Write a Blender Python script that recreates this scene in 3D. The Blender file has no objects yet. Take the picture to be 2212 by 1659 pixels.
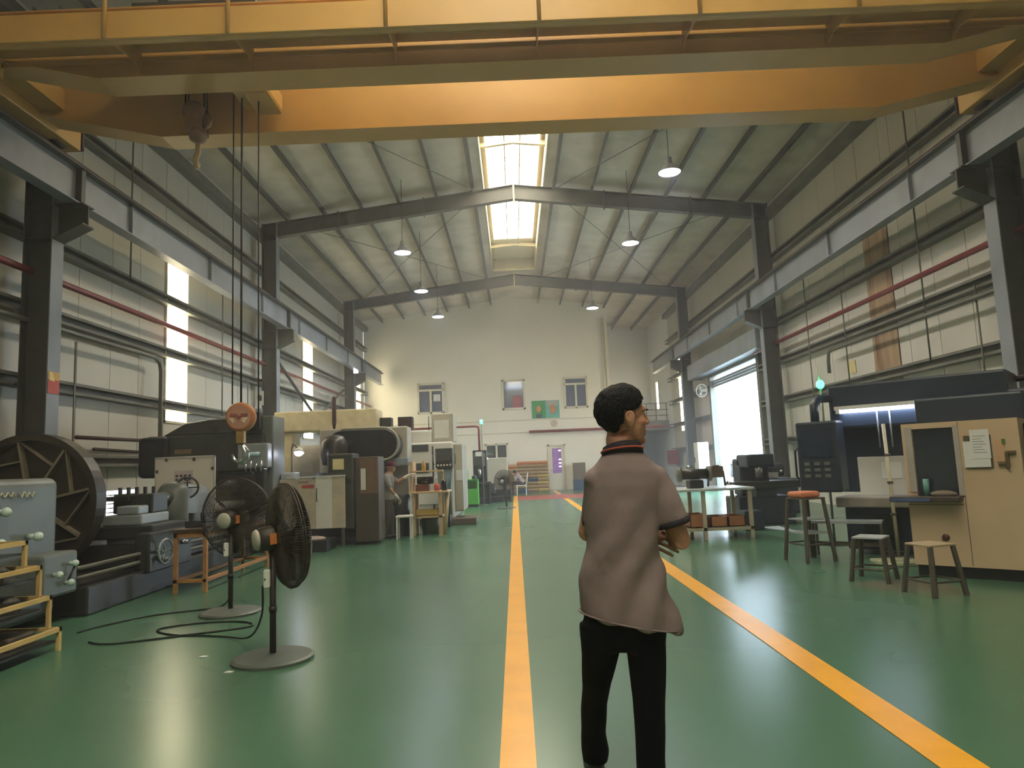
import bpy, bmesh, math, random
from mathutils import Vector, Matrix, noise
random.seed(7)
S = bpy.context.scene
COL = S.collection
PI = math.pi
# ------------------------------------------------------------------ camera
PITCH, ROLL = math.radians(6.6), math.radians(2.4)
fw = Vector((0, math.cos(PITCH), math.sin(PITCH)))
r0 = Vector((1, 0, 0)); u0 = r0.cross(fw)
rt = r0 * math.cos(ROLL) - u0 * math.sin(ROLL)
up = u0 * math.cos(ROLL) + r0 * math.sin(ROLL)
cd = bpy.data.cameras.new('camera'); cam = bpy.data.objects.new('camera', cd); COL.objects.link(cam)
cam.matrix_world = Matrix(((rt.x, up.x, -fw.x, 0), (rt.y, up.y, -fw.y, 0), (rt.z, up.z, -fw.z, 1.38), (0, 0, 0, 1)))
cd.sensor_width = 36; cd.lens = 36 * 1500 / 2212; cd.clip_end = 300
S.camera = cam
# ------------------------------------------------------------------ world, daylight, exposure
SKYLIGHT_E, STRIP_E, LAMP_W, WORLD_E = 15.0, 14.0, 240.0, 18.0
S.view_settings.view_transform = 'Standard'; S.view_settings.look = 'None'
S.view_settings.gamma = 1; S.view_settings.use_curve_mapping = False
S.view_settings.exposure = 0.0
S.cycles.use_denoising = True; S.cycles.use_adaptive_sampling = True; S.cycles.adaptive_threshold = 0.07; S.cycles.adaptive_min_samples = 16
S.cycles.max_bounces = 6; S.cycles.diffuse_bounces = 3; S.cycles.glossy_bounces = 3; S.cycles.transparent_max_bounces = 24
S.cycles.caustics_reflective = False; S.cycles.caustics_refractive = False
S.cycles.sample_clamp_indirect = 6; S.cycles.volume_bounces = 0
w = bpy.data.worlds.new('daylight'); S.world = w; w.use_nodes = True
bg = w.node_tree.nodes['Background']; bg.inputs[0].default_value = (0.68, 0.84, 1.0, 1); bg.inputs[1].default_value = WORLD_E
pd = bpy.data.lights.new('door_daylight', 'AREA'); pd.shape = 'RECTANGLE'; pd.size = 5.2; pd.size_y = 4.4; pd.cycles.is_portal = True
po = bpy.data.objects.new('door_daylight', pd); COL.objects.link(po); po.location = (8.3, 25.1, 2.25); po.rotation_euler = (0, math.radians(90), 0)

# ------------------------------------------------------------------ helpers
def lin(c):
    c = c / 255.0
    return c / 12.92 if c <= 0.04045 else ((c + 0.055) / 1.055) ** 2.4
def rgb(t): return (lin(t[0]), lin(t[1]), lin(t[2]), 1)
MATS = {}
def M(name, col, rough=0.5, metal=0.0, var=0.12, scale=6.0, bump=0.0, bscale=40.0, spec=0.5, emit=None, es=0.0, dirt=None, dirt_amt=0.5, coat=0.0, alpha=1.0, stretch=None):
    """procedural principled material: noise varied colour, optional second dirt colour, fine relief"""
    if name in MATS: return MATS[name]
    m = bpy.data.materials.new(name); m.use_nodes = True; nt = m.node_tree; N = nt.nodes; L = nt.links
    b = N['Principled BSDF']
    tc = N.new('ShaderNodeTexCoord'); mp = N.new('ShaderNodeMapping'); L.new(tc.outputs['Object'], mp.inputs[0])
    if stretch: mp.inputs['Scale'].default_value = stretch
    no = N.new('ShaderNodeTexNoise'); no.inputs['Scale'].default_value = scale; no.inputs['Detail'].default_value = 6
    L.new(mp.outputs[0], no.inputs['Vector'])
    cr = N.new('ShaderNodeValToRGB'); L.new(no.outputs[0], cr.inputs[0])
    c = rgb(col)
    cr.color_ramp.elements[0].position = 0.3; cr.color_ramp.elements[1].position = 0.7
    cr.color_ramp.elements[0].color = tuple(x * (1 - var) for x in c[:3]) + (1,)
    cr.color_ramp.elements[1].color = tuple(min(1, x * (1 + var)) for x in c[:3]) + (1,)
    out = cr.outputs[0]
    if dirt:
        n2 = N.new('ShaderNodeTexNoise'); n2.inputs['Scale'].default_value = scale * 0.45; n2.inputs['Detail'].default_value = 8
        L.new(mp.outputs[0], n2.inputs['Vector'])
        r2 = N.new('ShaderNodeValToRGB'); r2.color_ramp.elements[0].position = 0.48; r2.color_ramp.elements[1].position = 0.72
        r2.color_ramp.elements[1].color = (dirt_amt,) * 3 + (1,)
        L.new(n2.outputs[0], r2.inputs[0])
        mx = N.new('ShaderNodeMix'); mx.data_type = 'RGBA'; L.new(r2.outputs[0], mx.inputs[0]); L.new(out, mx.inputs[6]); mx.inputs[7].default_value = rgb(dirt)
        out = mx.outputs[2]
    L.new(out, b.inputs['Base Color'])
    b.inputs['Roughness'].default_value = rough; b.inputs['Metallic'].default_value = metal
    b.inputs['Specular IOR Level'].default_value = spec; b.inputs['Coat Weight'].default_value = coat
    b.inputs['Alpha'].default_value = alpha
    if emit:
        b.inputs['Emission Color'].default_value = rgb(emit); b.inputs['Emission Strength'].default_value = es
    if bump:
        n3 = N.new('ShaderNodeTexNoise'); n3.inputs['Scale'].default_value = bscale; n3.inputs['Detail'].default_value = 4
        L.new(mp.outputs[0], n3.inputs['Vector'])
        bp = N.new('ShaderNodeBump'); bp.inputs['Strength'].default_value = bump; bp.inputs['Distance'].default_value = 0.02
        L.new(n3.outputs[0], bp.inputs['Height']); L.new(bp.outputs[0], b.inputs['Normal'])
    MATS[name] = m
    return m
ORG = {}
def V(*a): return Vector(a if len(a) > 1 else a[0])
def frame(d):
    d = d.normalized(); a = Vector((0, 0, 1)) if abs(d.z) < 0.9 else Vector((1, 0, 0))
    x = a.cross(d).normalized(); return x, d.cross(x)
class MB:
    def __init__(s): s.v = []; s.f = []
    def add(s, vs, fs):
        n = len(s.v); s.v += [Vector(p) for p in vs]; s.f += [tuple(i + n for i in q) for q in fs]; return s
    def box(s, x0, x1, y0, y1, z0, z1, rz=0, pivot=None, M4=None):
        x0, x1 = min(x0, x1), max(x0, x1); y0, y1 = min(y0, y1), max(y0, y1); z0, z1 = min(z0, z1), max(z0, z1)
        vs = [Vector(p) for p in ((x0,y0,z0),(x1,y0,z0),(x1,y1,z0),(x0,y1,z0),(x0,y0,z1),(x1,y0,z1),(x1,y1,z1),(x0,y1,z1))]
        if rz:
            pv = Vector(pivot) if pivot else Vector(((x0+x1)/2, (y0+y1)/2, 0)); R = Matrix.Rotation(rz, 3, 'Z')
            vs = [R @ (p - pv) + pv for p in vs]
        if M4: vs = [M4 @ p for p in vs]
        return s.add(vs, [(0,3,2,1),(4,5,6,7),(0,1,5,4),(1,2,6,5),(2,3,7,6),(3,0,4,7)])
    def prism(s, poly, ax, lo, hi):
        def P(a, b, t): return {'x': (t, a, b), 'y': (a, t, b), 'z': (a, b, t)}[ax]
        n = len(poly); vs = [P(a, b, lo) for a, b in poly] + [P(a, b, hi) for a, b in poly]
        fs = [tuple(range(n))[::-1], tuple(range(n, 2*n))] + [(i, (i+1) % n, n+(i+1) % n, n+i) for i in range(n)]
        return s.add(vs, fs)
    def cyl(s, p, q, r, r2=None, n=14):
        p = Vector(p); q = Vector(q); r2 = r if r2 is None else r2; x, y = frame(q - p); vs = []
        for c, rr in ((p, r), (q, r2)):
            vs += [c + (x * math.cos(2*PI*i/n) + y * math.sin(2*PI*i/n)) * rr for i in range(n)]
        return s.add(vs, [tuple(range(n))[::-1], tuple(range(n, 2*n))] + [(i, (i+1) % n, n+(i+1) % n, n+i) for i in range(n)])
    def tube(s, pts, r, n=8, closed=False):
        pts = [Vector(p) for p in pts]; k = len(pts); base = len(s.v); px = None
        for i, p in enumerate(pts):
            a = pts[i-1] if (i > 0 or closed) else p; b = pts[(i+1) % k] if (i < k-1 or closed) else p
            d = (b - a); d = d.normalized() if d.length > 1e-9 else Vector((0, 0, 1))
            if px is None: x, y = frame(d)
            else:
                x = (px - d * px.dot(d)); x = x.normalized() if x.length > 1e-6 else frame(d)[0]; y = d.cross(x)
            px = x; rr = r[i] if isinstance(r, (list, tuple)) else r
            s.v += [p + (x * math.cos(2*PI*j/n) + y * math.sin(2*PI*j/n)) * rr for j in range(n)]
        m = k if closed else k - 1
        for i in range(m):
            a = base + i*n; b = base + ((i+1) % k)*n
            s.f += [(a+j, a+(j+1) % n, b+(j+1) % n, b+j) for j in range(n)]
        if not closed:
            s.f.append(tuple(base + j for j in range(n))[::-1]); s.f.append(tuple(base + (k-1)*n + j for j in range(n)))
        return s
    def ring(s, c, R, r, nrm=(0, 0, 1), n=28, m=6):
        x, y = frame(Vector(nrm)); c = Vector(c)
        return s.tube([c + (x*math.cos(2*PI*i/n) + y*math.sin(2*PI*i/n))*R for i in range(n)], r, m, True)
    def lathe(s, prof, c=(0, 0, 0), ax=(0, 0, 1), n=24):
        a = Vector(ax).normalized(); x, y = frame(a); c = Vector(c); base = len(s.v); k = len(prof)
        for r, z in prof:
            s.v += [c + a*z + (x*math.cos(2*PI*i/n) + y*math.sin(2*PI*i/n))*max(r, 1e-4) for i in range(n)]
        for j in range(k-1):
            s.f += [(base+j*n+i, base+j*n+(i+1) % n, base+(j+1)*n+(i+1) % n, base+(j+1)*n+i) for i in range(n)]
        s.f.append(tuple(base+i for i in range(n))[::-1]); s.f.append(tuple(base+(k-1)*n+i for i in range(n)))
        return s
    def ball(s, c, r, n=12, R=None):
        r = (r, r, r) if not isinstance(r, (tuple, list)) else r; c = Vector(c); base = len(s.v); k = n//2+1
        for j in range(k):
            t = PI * (j + 0.001) / (k - 1 + 0.002); 
            for i in range(n):
                p = Vector((r[0]*math.sin(t)*math.cos(2*PI*i/n), r[1]*math.sin(t)*math.sin(2*PI*i/n), -r[2]*math.cos(t)))
                s.v.append(c + (R @ p if R else p))
        for j in range(k-1):
            s.f += [(base+j*n+i, base+j*n+(i+1) % n, base+(j+1)*n+(i+1) % n, base+(j+1)*n+i) for i in range(n)]
        s.f.append(tuple(base+i for i in range(n))[::-1]); s.f.append(tuple(base+(k-1)*n+i for i in range(n)))
        return s
    def loft(s, rings, n=24, pw=1.0):
        """rings: (centre, half_a vector, half_b vector)"""
        base = len(s.v); k = len(rings)
        for c, a, b in rings:
            c = Vector(c); a = Vector(a); b = Vector(b)
            for i in range(n):
                t = 2*PI*i/n; ca, sa = math.cos(t), math.sin(t)
                ca = math.copysign(abs(ca)**pw, ca); sa = math.copysign(abs(sa)**pw, sa)
                s.v.append(c + a*ca + b*sa)
        for j in range(k-1):
            s.f += [(base+j*n+i, base+j*n+(i+1) % n, base+(j+1)*n+(i+1) % n, base+(j+1)*n+i) for i in range(n)]
        s.f.append(tuple(base+i for i in range(n))[::-1]); s.f.append(tuple(base+(k-1)*n+i for i in range(n)))
        return s
    def cap(s, p, q, r, r2=None, n=12):
        r2 = r if r2 is None else r2; s.cyl(p, q, r, r2, n); s.ball(p, r, n); s.ball(q, r2, n); return s
    def build(s, name, mat, parent=None, smooth=False, bevel=0.0, local=False, seg=2):
        off = Vector((0, 0, 0)) if (local or parent is None) else ORG.get(parent.name, Vector((0, 0, 0)))
        me = bpy.data.meshes.new(name); me.from_pydata([p - off for p in s.v], [], s.f)
        bm = bmesh.new(); bm.from_mesh(me); bmesh.ops.recalc_face_normals(bm, faces=bm.faces); bm.to_mesh(me); bm.free()
        me.materials.append(mat)
        if smooth: me.shade_smooth()
        o = bpy.data.objects.new(name, me); COL.objects.link(o)
        if parent: o.parent = parent; ORG[o.name] = off
        if bevel:
            bv = o.modifiers.new('edge', 'BEVEL'); bv.width = bevel; bv.segments = seg; bv.limit_method = 'ANGLE'
            me.shade_smooth() if smooth else None
        return o
def B(*a, **k): return MB().box(*a, **k)
def thing(name, label, cat, loc=(0, 0, 0), rz=0, group=None):
    o = bpy.data.objects.new(name, None); COL.objects.link(o); o.location = loc; o.rotation_euler = (0, 0, rz)
    o.empty_display_size = 0.1; o['label'] = label; o['category'] = cat
    if group: o['group'] = group
    ORG[o.name] = Vector(loc); return o
def tag(o, label, cat, group=None):
    o['label'] = label; o['category'] = cat
    if group: o['group'] = group
    return o
def struct(o, label=None):
    o['kind'] = 'structure'
    if label: o['label'] = label
    return o
def sroot(name, label, loc=(0, 0, 0)):
    o = bpy.data.objects.new(name, None); COL.objects.link(o); o.location = loc; ORG[o.name] = Vector(loc); o['kind'] = 'structure'; o['label'] = label; return o
def share(o, parent, loc, rz=0):
    c = o.copy(); COL.objects.link(c); c.parent = parent; c.location = loc; c.rotation_euler = (0, 0, rz); return c
def copy_tree(o, parent=None):
    c = o.copy(); COL.objects.link(c); c.parent = parent; ORG[c.name] = ORG.get(o.name, Vector())
    for ch in list(o.children): copy_tree(ch, c)
    return c
def union(mb, name, mat, parent, voxel, smooth_it=4, local=False, fn=None):
    """fuse overlapping solids into one continuous skin"""
    o = mb.build(name, mat, parent, local=local)
    r = o.modifiers.new('fuse', 'REMESH'); r.mode = 'VOXEL'; r.voxel_size = voxel
    if smooth_it:
        sm = o.modifiers.new('soft', 'SMOOTH'); sm.iterations = smooth_it; sm.factor = 0.5
    dg = bpy.context.evaluated_depsgraph_get(); me = bpy.data.meshes.new_from_object(o.evaluated_get(dg))
    o.modifiers.clear(); o.data = me
    if fn:
        me.update()
        nr = [v.normal.copy() for v in me.vertices]
        for v, n_ in zip(me.vertices, nr): v.co += fn(v.co, n_)
    me.shade_smooth(); me.materials.clear(); me.materials.append(mat)
    return o

# ------------------------------------------------------------------ materials
steel = M('dark painted steel', (82, 82, 76), 0.5, 0.0, 0.15, 3, dirt=(60, 52, 44), dirt_amt=0.5)
girtm = M('grey primer steel', (112, 112, 102), 0.55, 0.0, 0.15, 3, dirt=(70, 62, 50))
beamm = M('blue grey painted beam', (142, 150, 160), 0.38, 0.0, 0.08, 2, dirt=(95, 96, 98), dirt_amt=0.5)
railm = M('brown rusty rail', (66, 46, 42), 0.6, 0.3, 0.2, 6)
crane_o = M('orange crane paint', (212, 166, 84), 0.45, 0, 0.06, 1.5, dirt=(182, 134, 64), dirt_amt=0.45)
panelm = M('pale grey wall panel', (206, 203, 192), 0.5, 0, 0.04, 1.2, dirt=(176, 170, 152), dirt_amt=0.35, stretch=(1, 1, 0.25))
insul = M('quilted grey roof lining', (206, 197, 182), 0.7, 0, 0.10, 1.6, bump=0.9, bscale=3.0, dirt=(150, 145, 130), dirt_amt=0.5)
plaster = M('cream plaster', (240, 235, 218), 0.75, 0, 0.03, 0.6, dirt=(230, 222, 202), dirt_amt=0.4)
whitepl = M('white plaster', (236, 238, 238), 0.7, 0, 0.03, 0.8)
cream = M('cream trim paint', (222, 214, 190), 0.6, 0, 0.05, 3)
monitorm = M('cream skylight frame paint', (214, 200, 158), 0.55, 0, 0.06, 3)
redpipe = M('dark red pipe paint', (126, 40, 42), 0.4, 0, 0.1, 5)
greypipe = M('grey pipe', (112, 112, 104), 0.45, 0.2, 0.1, 5)
rustm = M('rust stained translucent sheet', (176, 150, 118), 0.6, 0, 0.25, 3, dirt=(118, 78, 48), dirt_amt=0.9, stretch=(1, 3, 0.35))
whitem = M('white machine paint', (222, 222, 214), 0.42, 0, 0.04, 2, dirt=(180, 176, 160), dirt_amt=0.35)
offw = M('warm grey machine paint', (182, 178, 162), 0.45, 0, 0.06, 2.5, dirt=(130, 124, 106), dirt_amt=0.45)
dkgrn = M('dark grey green machine paint', (66, 70, 62), 0.42, 0, 0.12, 3, dirt=(48, 44, 36), dirt_amt=0.6)
blackm = M('black machine paint', (30, 33, 34), 0.4, 0, 0.2, 4)
midgrey = M('mid grey machine paint', (112, 118, 114), 0.42, 0, 0.1, 3, dirt=(84, 82, 72), dirt_amt=0.55)
lathegr = M('oily dark lathe casting', (58, 60, 56), 0.38, 0.2, 0.2, 4, dirt=(42, 36, 28), dirt_amt=0.6)
ltgrey = M('light grey casting', (156, 164, 164), 0.4, 0.15, 0.1, 5)
brightst = M('bright machined steel', (190, 192, 194), 0.25, 0.9, 0.08, 8)
brownc = M('brown grey cabinet paint', (86, 76, 62), 0.5, 0, 0.1, 2, dirt=(66, 56, 44), dirt_amt=0.5)
tan = M('tan cabinet paint', (208, 182, 148), 0.48, 0, 0.05, 1.5, dirt=(184, 150, 112), dirt_amt=0.5)
slate = M('slate blue machine paint', (44, 56, 70), 0.4, 0, 0.12, 2.5)
woodm = M('worn orange brown wood', (176, 122, 66), 0.6, 0, 0.2, 3, stretch=(1, 1, 6), bump=0.2)
palew = M('pale plywood', (206, 176, 132), 0.6, 0, 0.14, 4, stretch=(6, 1, 1))
crate = M('yellow brown plastic', (160, 130, 82), 0.5, 0, 0.12, 6)
crate2 = M('mustard plastic', (192, 160, 74), 0.5, 0, 0.1, 6)
orange = M('orange plastic', (206, 126, 66), 0.45, 0, 0.08, 6)
bluep = M('dark blue plastic', (30, 64, 92), 0.45, 0, 0.1, 6)
greenp = M('bright green cabinet paint', (86, 178, 66), 0.42, 0, 0.06, 4)
yellowp = M('pale yellow painted steel', (222, 190, 122), 0.5, 0, 0.1, 5, dirt=(170, 130, 74), dirt_amt=0.5)
plast = M('white plastic', (232, 232, 224), 0.4, 0, 0.03, 5)
paper = M('white paper', (226, 226, 222), 0.8, 0, 0.03, 20)
inkm = M('dark grey print', (70, 68, 76), 0.8)
dglass = M('dark window glass', (62, 66, 70), 0.06, 0, 0.05, 2, spec=0.8)
grnglow = M('green signal lamp', (120, 255, 190), 0.3, emit=(60, 255, 150), es=9)
tubeglow = M('fluorescent tube', (255, 255, 255), 0.3, emit=(215, 225, 255), es=22)
lampglow = M('white lamp glow', (255, 255, 255), 0.3, emit=(226, 230, 255), es=40)
skyglow = M('sunlit fibreglass sheet', (250, 244, 222), 0.5, emit=(255, 246, 226), es=SKYLIGHT_E)
stripglow = M('sunlit fibreglass strip', (250, 244, 222), 0.5, emit=(255, 240, 200), es=STRIP_E)
coolglow = M('daylit louvre gap', (250, 250, 255), 0.5, emit=(236, 236, 255), es=5)
rubber = M('black rubber', (24, 24, 25), 0.7, 0, 0.1, 8)
cable = M('black cable sheath', (28, 28, 27), 0.6)
rope = M('wire rope', (58, 50, 40), 0.6, 0.4)
def glass_mat(name, col, mix):
    m = bpy.data.materials.new(name); m.use_nodes = True; nt = m.node_tree; N = nt.nodes; L = nt.links
    b = N['Principled BSDF']; b.inputs['Base Color'].default_value = rgb(col); b.inputs['Roughness'].default_value = 0.15
    t = N.new('ShaderNodeBsdfTransparent'); mx = N.new('ShaderNodeMixShader'); mx.inputs[0].default_value = mix
    L.new(t.outputs[0], mx.inputs[1]); L.new(b.outputs[0], mx.inputs[2]); L.new(mx.outputs[0], N['Material Output'].inputs[0]); return m
acry = glass_mat('hazy clear acrylic', (235, 232, 222), 0.16)

# ------------------------------------------------------------------ floor
def floor_mat():
    m = bpy.data.materials.new('green epoxy floor'); m.use_nodes = True; nt = m.node_tree; N = nt.nodes; L = nt.links; b = N['Principled BSDF']
    tc = N.new('ShaderNodeTexCoord')
    def nz(scale, det=6):
        n = N.new('ShaderNodeTexNoise'); n.inputs['Scale'].default_value = scale; n.inputs['Detail'].default_value = det; L.new(tc.outputs['Object'], n.inputs['Vector']); return n
    a = nz(0.35); cr = N.new('ShaderNodeValToRGB'); L.new(a.outputs[0], cr.inputs[0])
    cr.color_ramp.elements[0].color = rgb((68, 108, 82)); cr.color_ramp.elements[1].color = rgb((78, 118, 92)); cr.color_ramp.elements[0].position = 0.3; cr.color_ramp.elements[1].position = 0.7
    d = nz(0.8, 3); r2 = N.new('ShaderNodeValToRGB'); L.new(d.outputs[0], r2.inputs[0]); r2.color_ramp.elements[0].position = 0.4; r2.color_ramp.elements[1].position = 0.8; r2.color_ramp.elements[1].color = (.3, .3, .3, 1)
    mx = N.new('ShaderNodeMix'); mx.data_type = 'RGBA'; L.new(r2.outputs[0], mx.inputs[0]); L.new(cr.outputs[0], mx.inputs[6]); mx.inputs[7].default_value = rgb((72, 108, 84)); out = mx.outputs[2]
    # trodden dirt by the stools and by the mid aisle machine
    sx = N.new('ShaderNodeSeparateXYZ'); L.new(tc.outputs['Object'], sx.inputs[0])
    def blob(cx, cy, rx, ry, prev, colr, amt):
        mp = N.new('ShaderNodeMapping'); L.new(tc.outputs['Object'], mp.inputs[0])
        mp.inputs['Location'].default_value = (-cx/rx, -cy/ry, 0); mp.inputs['Scale'].default_value = (1/rx, 1/ry, 0)
        ln = N.new('ShaderNodeVectorMath'); ln.operation = 'LENGTH'; L.new(mp.outputs[0], ln.inputs[0])
        nn = nz(3.5, 5); ad = N.new('ShaderNodeMath'); ad.operation = 'MULTIPLY_ADD'; L.new(nn.outputs[0], ad.inputs[0]); ad.inputs[1].default_value = 0.9; L.new(ln.outputs['Value'], ad.inputs[2])
        r = N.new('ShaderNodeValToRGB'); L.new(ad.outputs[0], r.inputs[0]); r.color_ramp.elements[0].position = 0.75; r.color_ramp.elements[1].position = 1.0
        r.color_ramp.elements[0].color = (amt, amt, amt, 1); r.color_ramp.elements[1].color = (0, 0, 0, 1)
        x = N.new('ShaderNodeMix'); x.data_type = 'RGBA'; L.new(r.outputs[0], x.inputs[0]); L.new(prev, x.inputs[6]); x.inputs[7].default_value = rgb(colr); return x.outputs[2]
    out = blob(3.9, 7.2, 1.1, 0.8, out, (120, 112, 96), 0.8)
    out = blob(-1.2, 19.5, 1.3, 3.2, out, (118, 108, 84), 0.7)
    L.new(out, b.inputs['Base Color'])
    rn = nz(0.5, 2); rr = N.new('ShaderNodeMapRange'); L.new(rn.outputs[0], rr.inputs[0]); rr.inputs[3].default_value = 0.2; rr.inputs[4].default_value = 0.32; L.new(rr.outputs[0], b.inputs['Roughness'])
    b.inputs['Specular IOR Level'].default_value = 0.55
    bn = nz(1.1, 0); bp = N.new('ShaderNodeBump'); bp.inputs['Strength'].default_value = 0.03; bp.inputs['Distance'].default_value = 0.03; L.new(bn.outputs[0], bp.inputs['Height']); L.new(bp.outputs[0], b.inputs['Normal'])
    return m
floor = struct(B(-7.9, 8.4, -8, 41.2, -0.2, 0).build('floor', floor_mat()), 'green glossy epoxy workshop floor')
ylw = M('worn yellow line paint', (246, 176, 36), 0.32, 0, 0.07, 4, bump=0.1, bscale=9)
redl = M('faded red floor paint', (176, 72, 66), 0.32, 0, 0.1, 3)
B(-0.13, 0.04, -8, 30.6, 0.0005, 0.004).build('floor_stripe', ylw, floor)
B(1.78, 1.98, -8, 26.9, 0.0005, 0.004).build('floor_stripe', ylw, floor)
B(1.78, 1.98, 30.6, 35.3, 0.0005, 0.004).build('floor_stripe', ylw, floor)
B(0.04, 6.2, 27.0, 30.5, 0.0004, 0.003).build('floor_band', redl, floor)

# ------------------------------------------------------------------ side walls: panels, girts, translucent strips
XL, XR, CX = -7.6, 8.15, 0.29
def roofz(x): return 10.02 - abs(x - CX) * 0.1227
wl = sroot('wall_left', 'pale grey metal panel wall with dark horizontal girts and tall glowing strips')
wr = sroot('wall_right', 'pale grey metal panel wall with dark girts and a big open doorway')
PW = 0.985
strips = [(15.03, 16.1), (24.95, 26.25), (33.45, 34.5)]
def wall_panels(root, x0, x1, ys, holes):
    cache = {}
    y = ys[0]
    while y < ys[1] - 0.02:
        e = min(y + 1.0, ys[1]); nxt = [h[0] for h in holes if y + 0.02 < h[0] < e] + [h[1] for h in holes if y + 0.02 < h[1] < e]
        if nxt: e = min(nxt)
        segs = [(0.0, 9.05)]
        for h in holes:
            if h[0] - 0.01 <= y and e <= h[1] + 0.01:
                segs = [q for q in ((0.0, h[2]), (h[3], 9.05)) if q[1] - q[0] > 0.05]
        for a, b in segs:
            k = (round(e - y, 2), a, b)
            if k not in cache:
                o = MB().box(x0, x1, 0.008, e - y - 0.008, a, b).build('panel', panelm, root); o.location = (0, y, 0); cache[k] = o
                s_ = 1 if x0 < 0 else -1
            else: share(cache[k], root, (0, y, 0))
        y = e
wall_panels(wl, XL - 0.06, XL, (-8, 35.4), [(a, b, 2.6, 6.38) for a, b in strips] + [(13.0, 14.0, 0.52, 1.2)])
B(XL - 0.12, XL - 0.07, -8, 35.4, 0, 9.05).build('light_leak_sheet', steel, wl)  # unseen sheets added behind both walls to stop daylight leaking between panels
for ya, yb, za in ((-8, 22.3, 0), (27.9, 35.4, 0), (22.3, 27.9, 4.56)): B(XR + 0.07, XR + 0.12, ya, yb, za, 9.05).build('light_leak_sheet', steel, wr)
wall_panels(wr, XR, XR + 0.06, (-8, 35.4), [(22.4, 27.8, 0.0, 4.55), (14.4, 15.45, 2.0, 6.2), (32.7, 33.7, 2.6, 6.38)])
for root, xi, sgn, zs in ((wl, XL, 1, (1.75, 2.96, 4.1, 5.27, 7.55)), (wr, XR, -1, (1.75, 2.96, 4.12, 5.3, 7.26))):
    for z in zs:
        spans = [(-8, 35.35)]
        if root is wr and z < 4.4: spans = [(-8, 22.3), (27.9, 35.35)]
        for ya, yb in spans:
            g = MB()      # C section girt
            g.box(xi + sgn*0.002, xi + sgn*0.2, ya, yb, z + 0.085, z + 0.1).box(xi + sgn*0.002, xi + sgn*0.2, ya, yb, z - 0.1, z - 0.085).box(xi + sgn*0.002, xi + sgn*0.018, ya, yb, z - 0.085, z + 0.085).box(xi + sgn*0.185, xi + sgn*0.2, ya, yb, z + 0.05, z + 0.085).box(xi + sgn*0.185, xi + sgn*0.2, ya, yb, z - 0.085, z - 0.05)
            g.build('girt', girtm, root)
    g = MB().box(xi + sgn*0.002, xi + sgn*0.26, -8, 35.35, 8.5, 8.74); g.build('eave_strut', girtm, root)
for i, (a, b) in enumerate(strips):
    wn = sroot('window_%d' % (i + 1), 'tall narrow translucent wall strip glowing with daylight', (XL, (a + b) / 2, 2.6))
    fr = MB()
    fr.box(XL - 0.05, XL + 0.03, a, a + 0.05, 2.6, 6.38).box(XL - 0.05, XL + 0.03, b - 0.05, b, 2.6, 6.38).box(XL - 0.05, XL + 0.03, a, b, 2.6, 2.65).box(XL - 0.05, XL + 0.03, a, b, 6.33, 6.38)
    fr.build('window_frame', cream, wn)
    for z0, z1 in ((2.65, 2.86), (3.06, 4.0), (4.2, 5.17), (5.37, 6.33)):
        MB().box(XL - 0.03, XL - 0.02, a + 0.05, b - 0.05, z0 - 0.09, z1 + 0.09).build('pane', stripglow, wn)
wn = sroot('window_12', 'tall narrow translucent strip glowing beside the far doorway column', (XR, 33.2, 2.6))
fr = MB(); a, b = 32.7, 33.7
fr.box(XR - 0.03, XR + 0.05, a, a + 0.05, 2.6, 6.38).box(XR - 0.03, XR + 0.05, b - 0.05, b, 2.6, 6.38).box(XR - 0.03, XR + 0.05, a, b, 2.6, 2.65).box(XR - 0.03, XR + 0.05, a, b, 6.33, 6.38)
fr.build('window_frame', cream, wn)
for z0, z1 in ((2.65, 2.86), (3.06, 4.02), (4.22, 5.2), (5.4, 6.33)):
    MB().box(XR + 0.02, XR + 0.03, a + 0.05, b - 0.05, z0 - 0.09, z1 + 0.09).build('pane', stripglow, wn)
lw = sroot('window_4', 'small louvred window low on the wall behind the big lathe', (XL, 13.5, 0.5))
for k in range(8):
    z = 0.56 + k * 0.08
    B(XL - 0.03, XL + 0.05, 13.02, 13.98, z - 0.012, z + 0.012).build('louvre_slat', whitem, lw)
B(XL - 0.05, XL - 0.04, 13.0, 14.0, 0.52, 1.2).build('pane', coolglow, lw)
rs = sroot('window_5', 'rust stained corrugated translucent strip in the right wall', (XR, 14.9, 2.0))
rc = MB(); n = 21
rc.prism([(14.4 + 1.05*i/n, 0.012*(1 if i % 2 else -1) + XR - 0.01) for i in range(n+1)] + [(15.45 - 1.05*i/n, 0.012*(1 if (n-i) % 2 else -1) + XR + 0.0) for i in range(n+1)], 'z', 2.0, 6.2)
rc.v = [Vector((p.y, p.x, p.z)) for p in rc.v]
rc.build('corrugated_sheet', rustm, rs)
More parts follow.
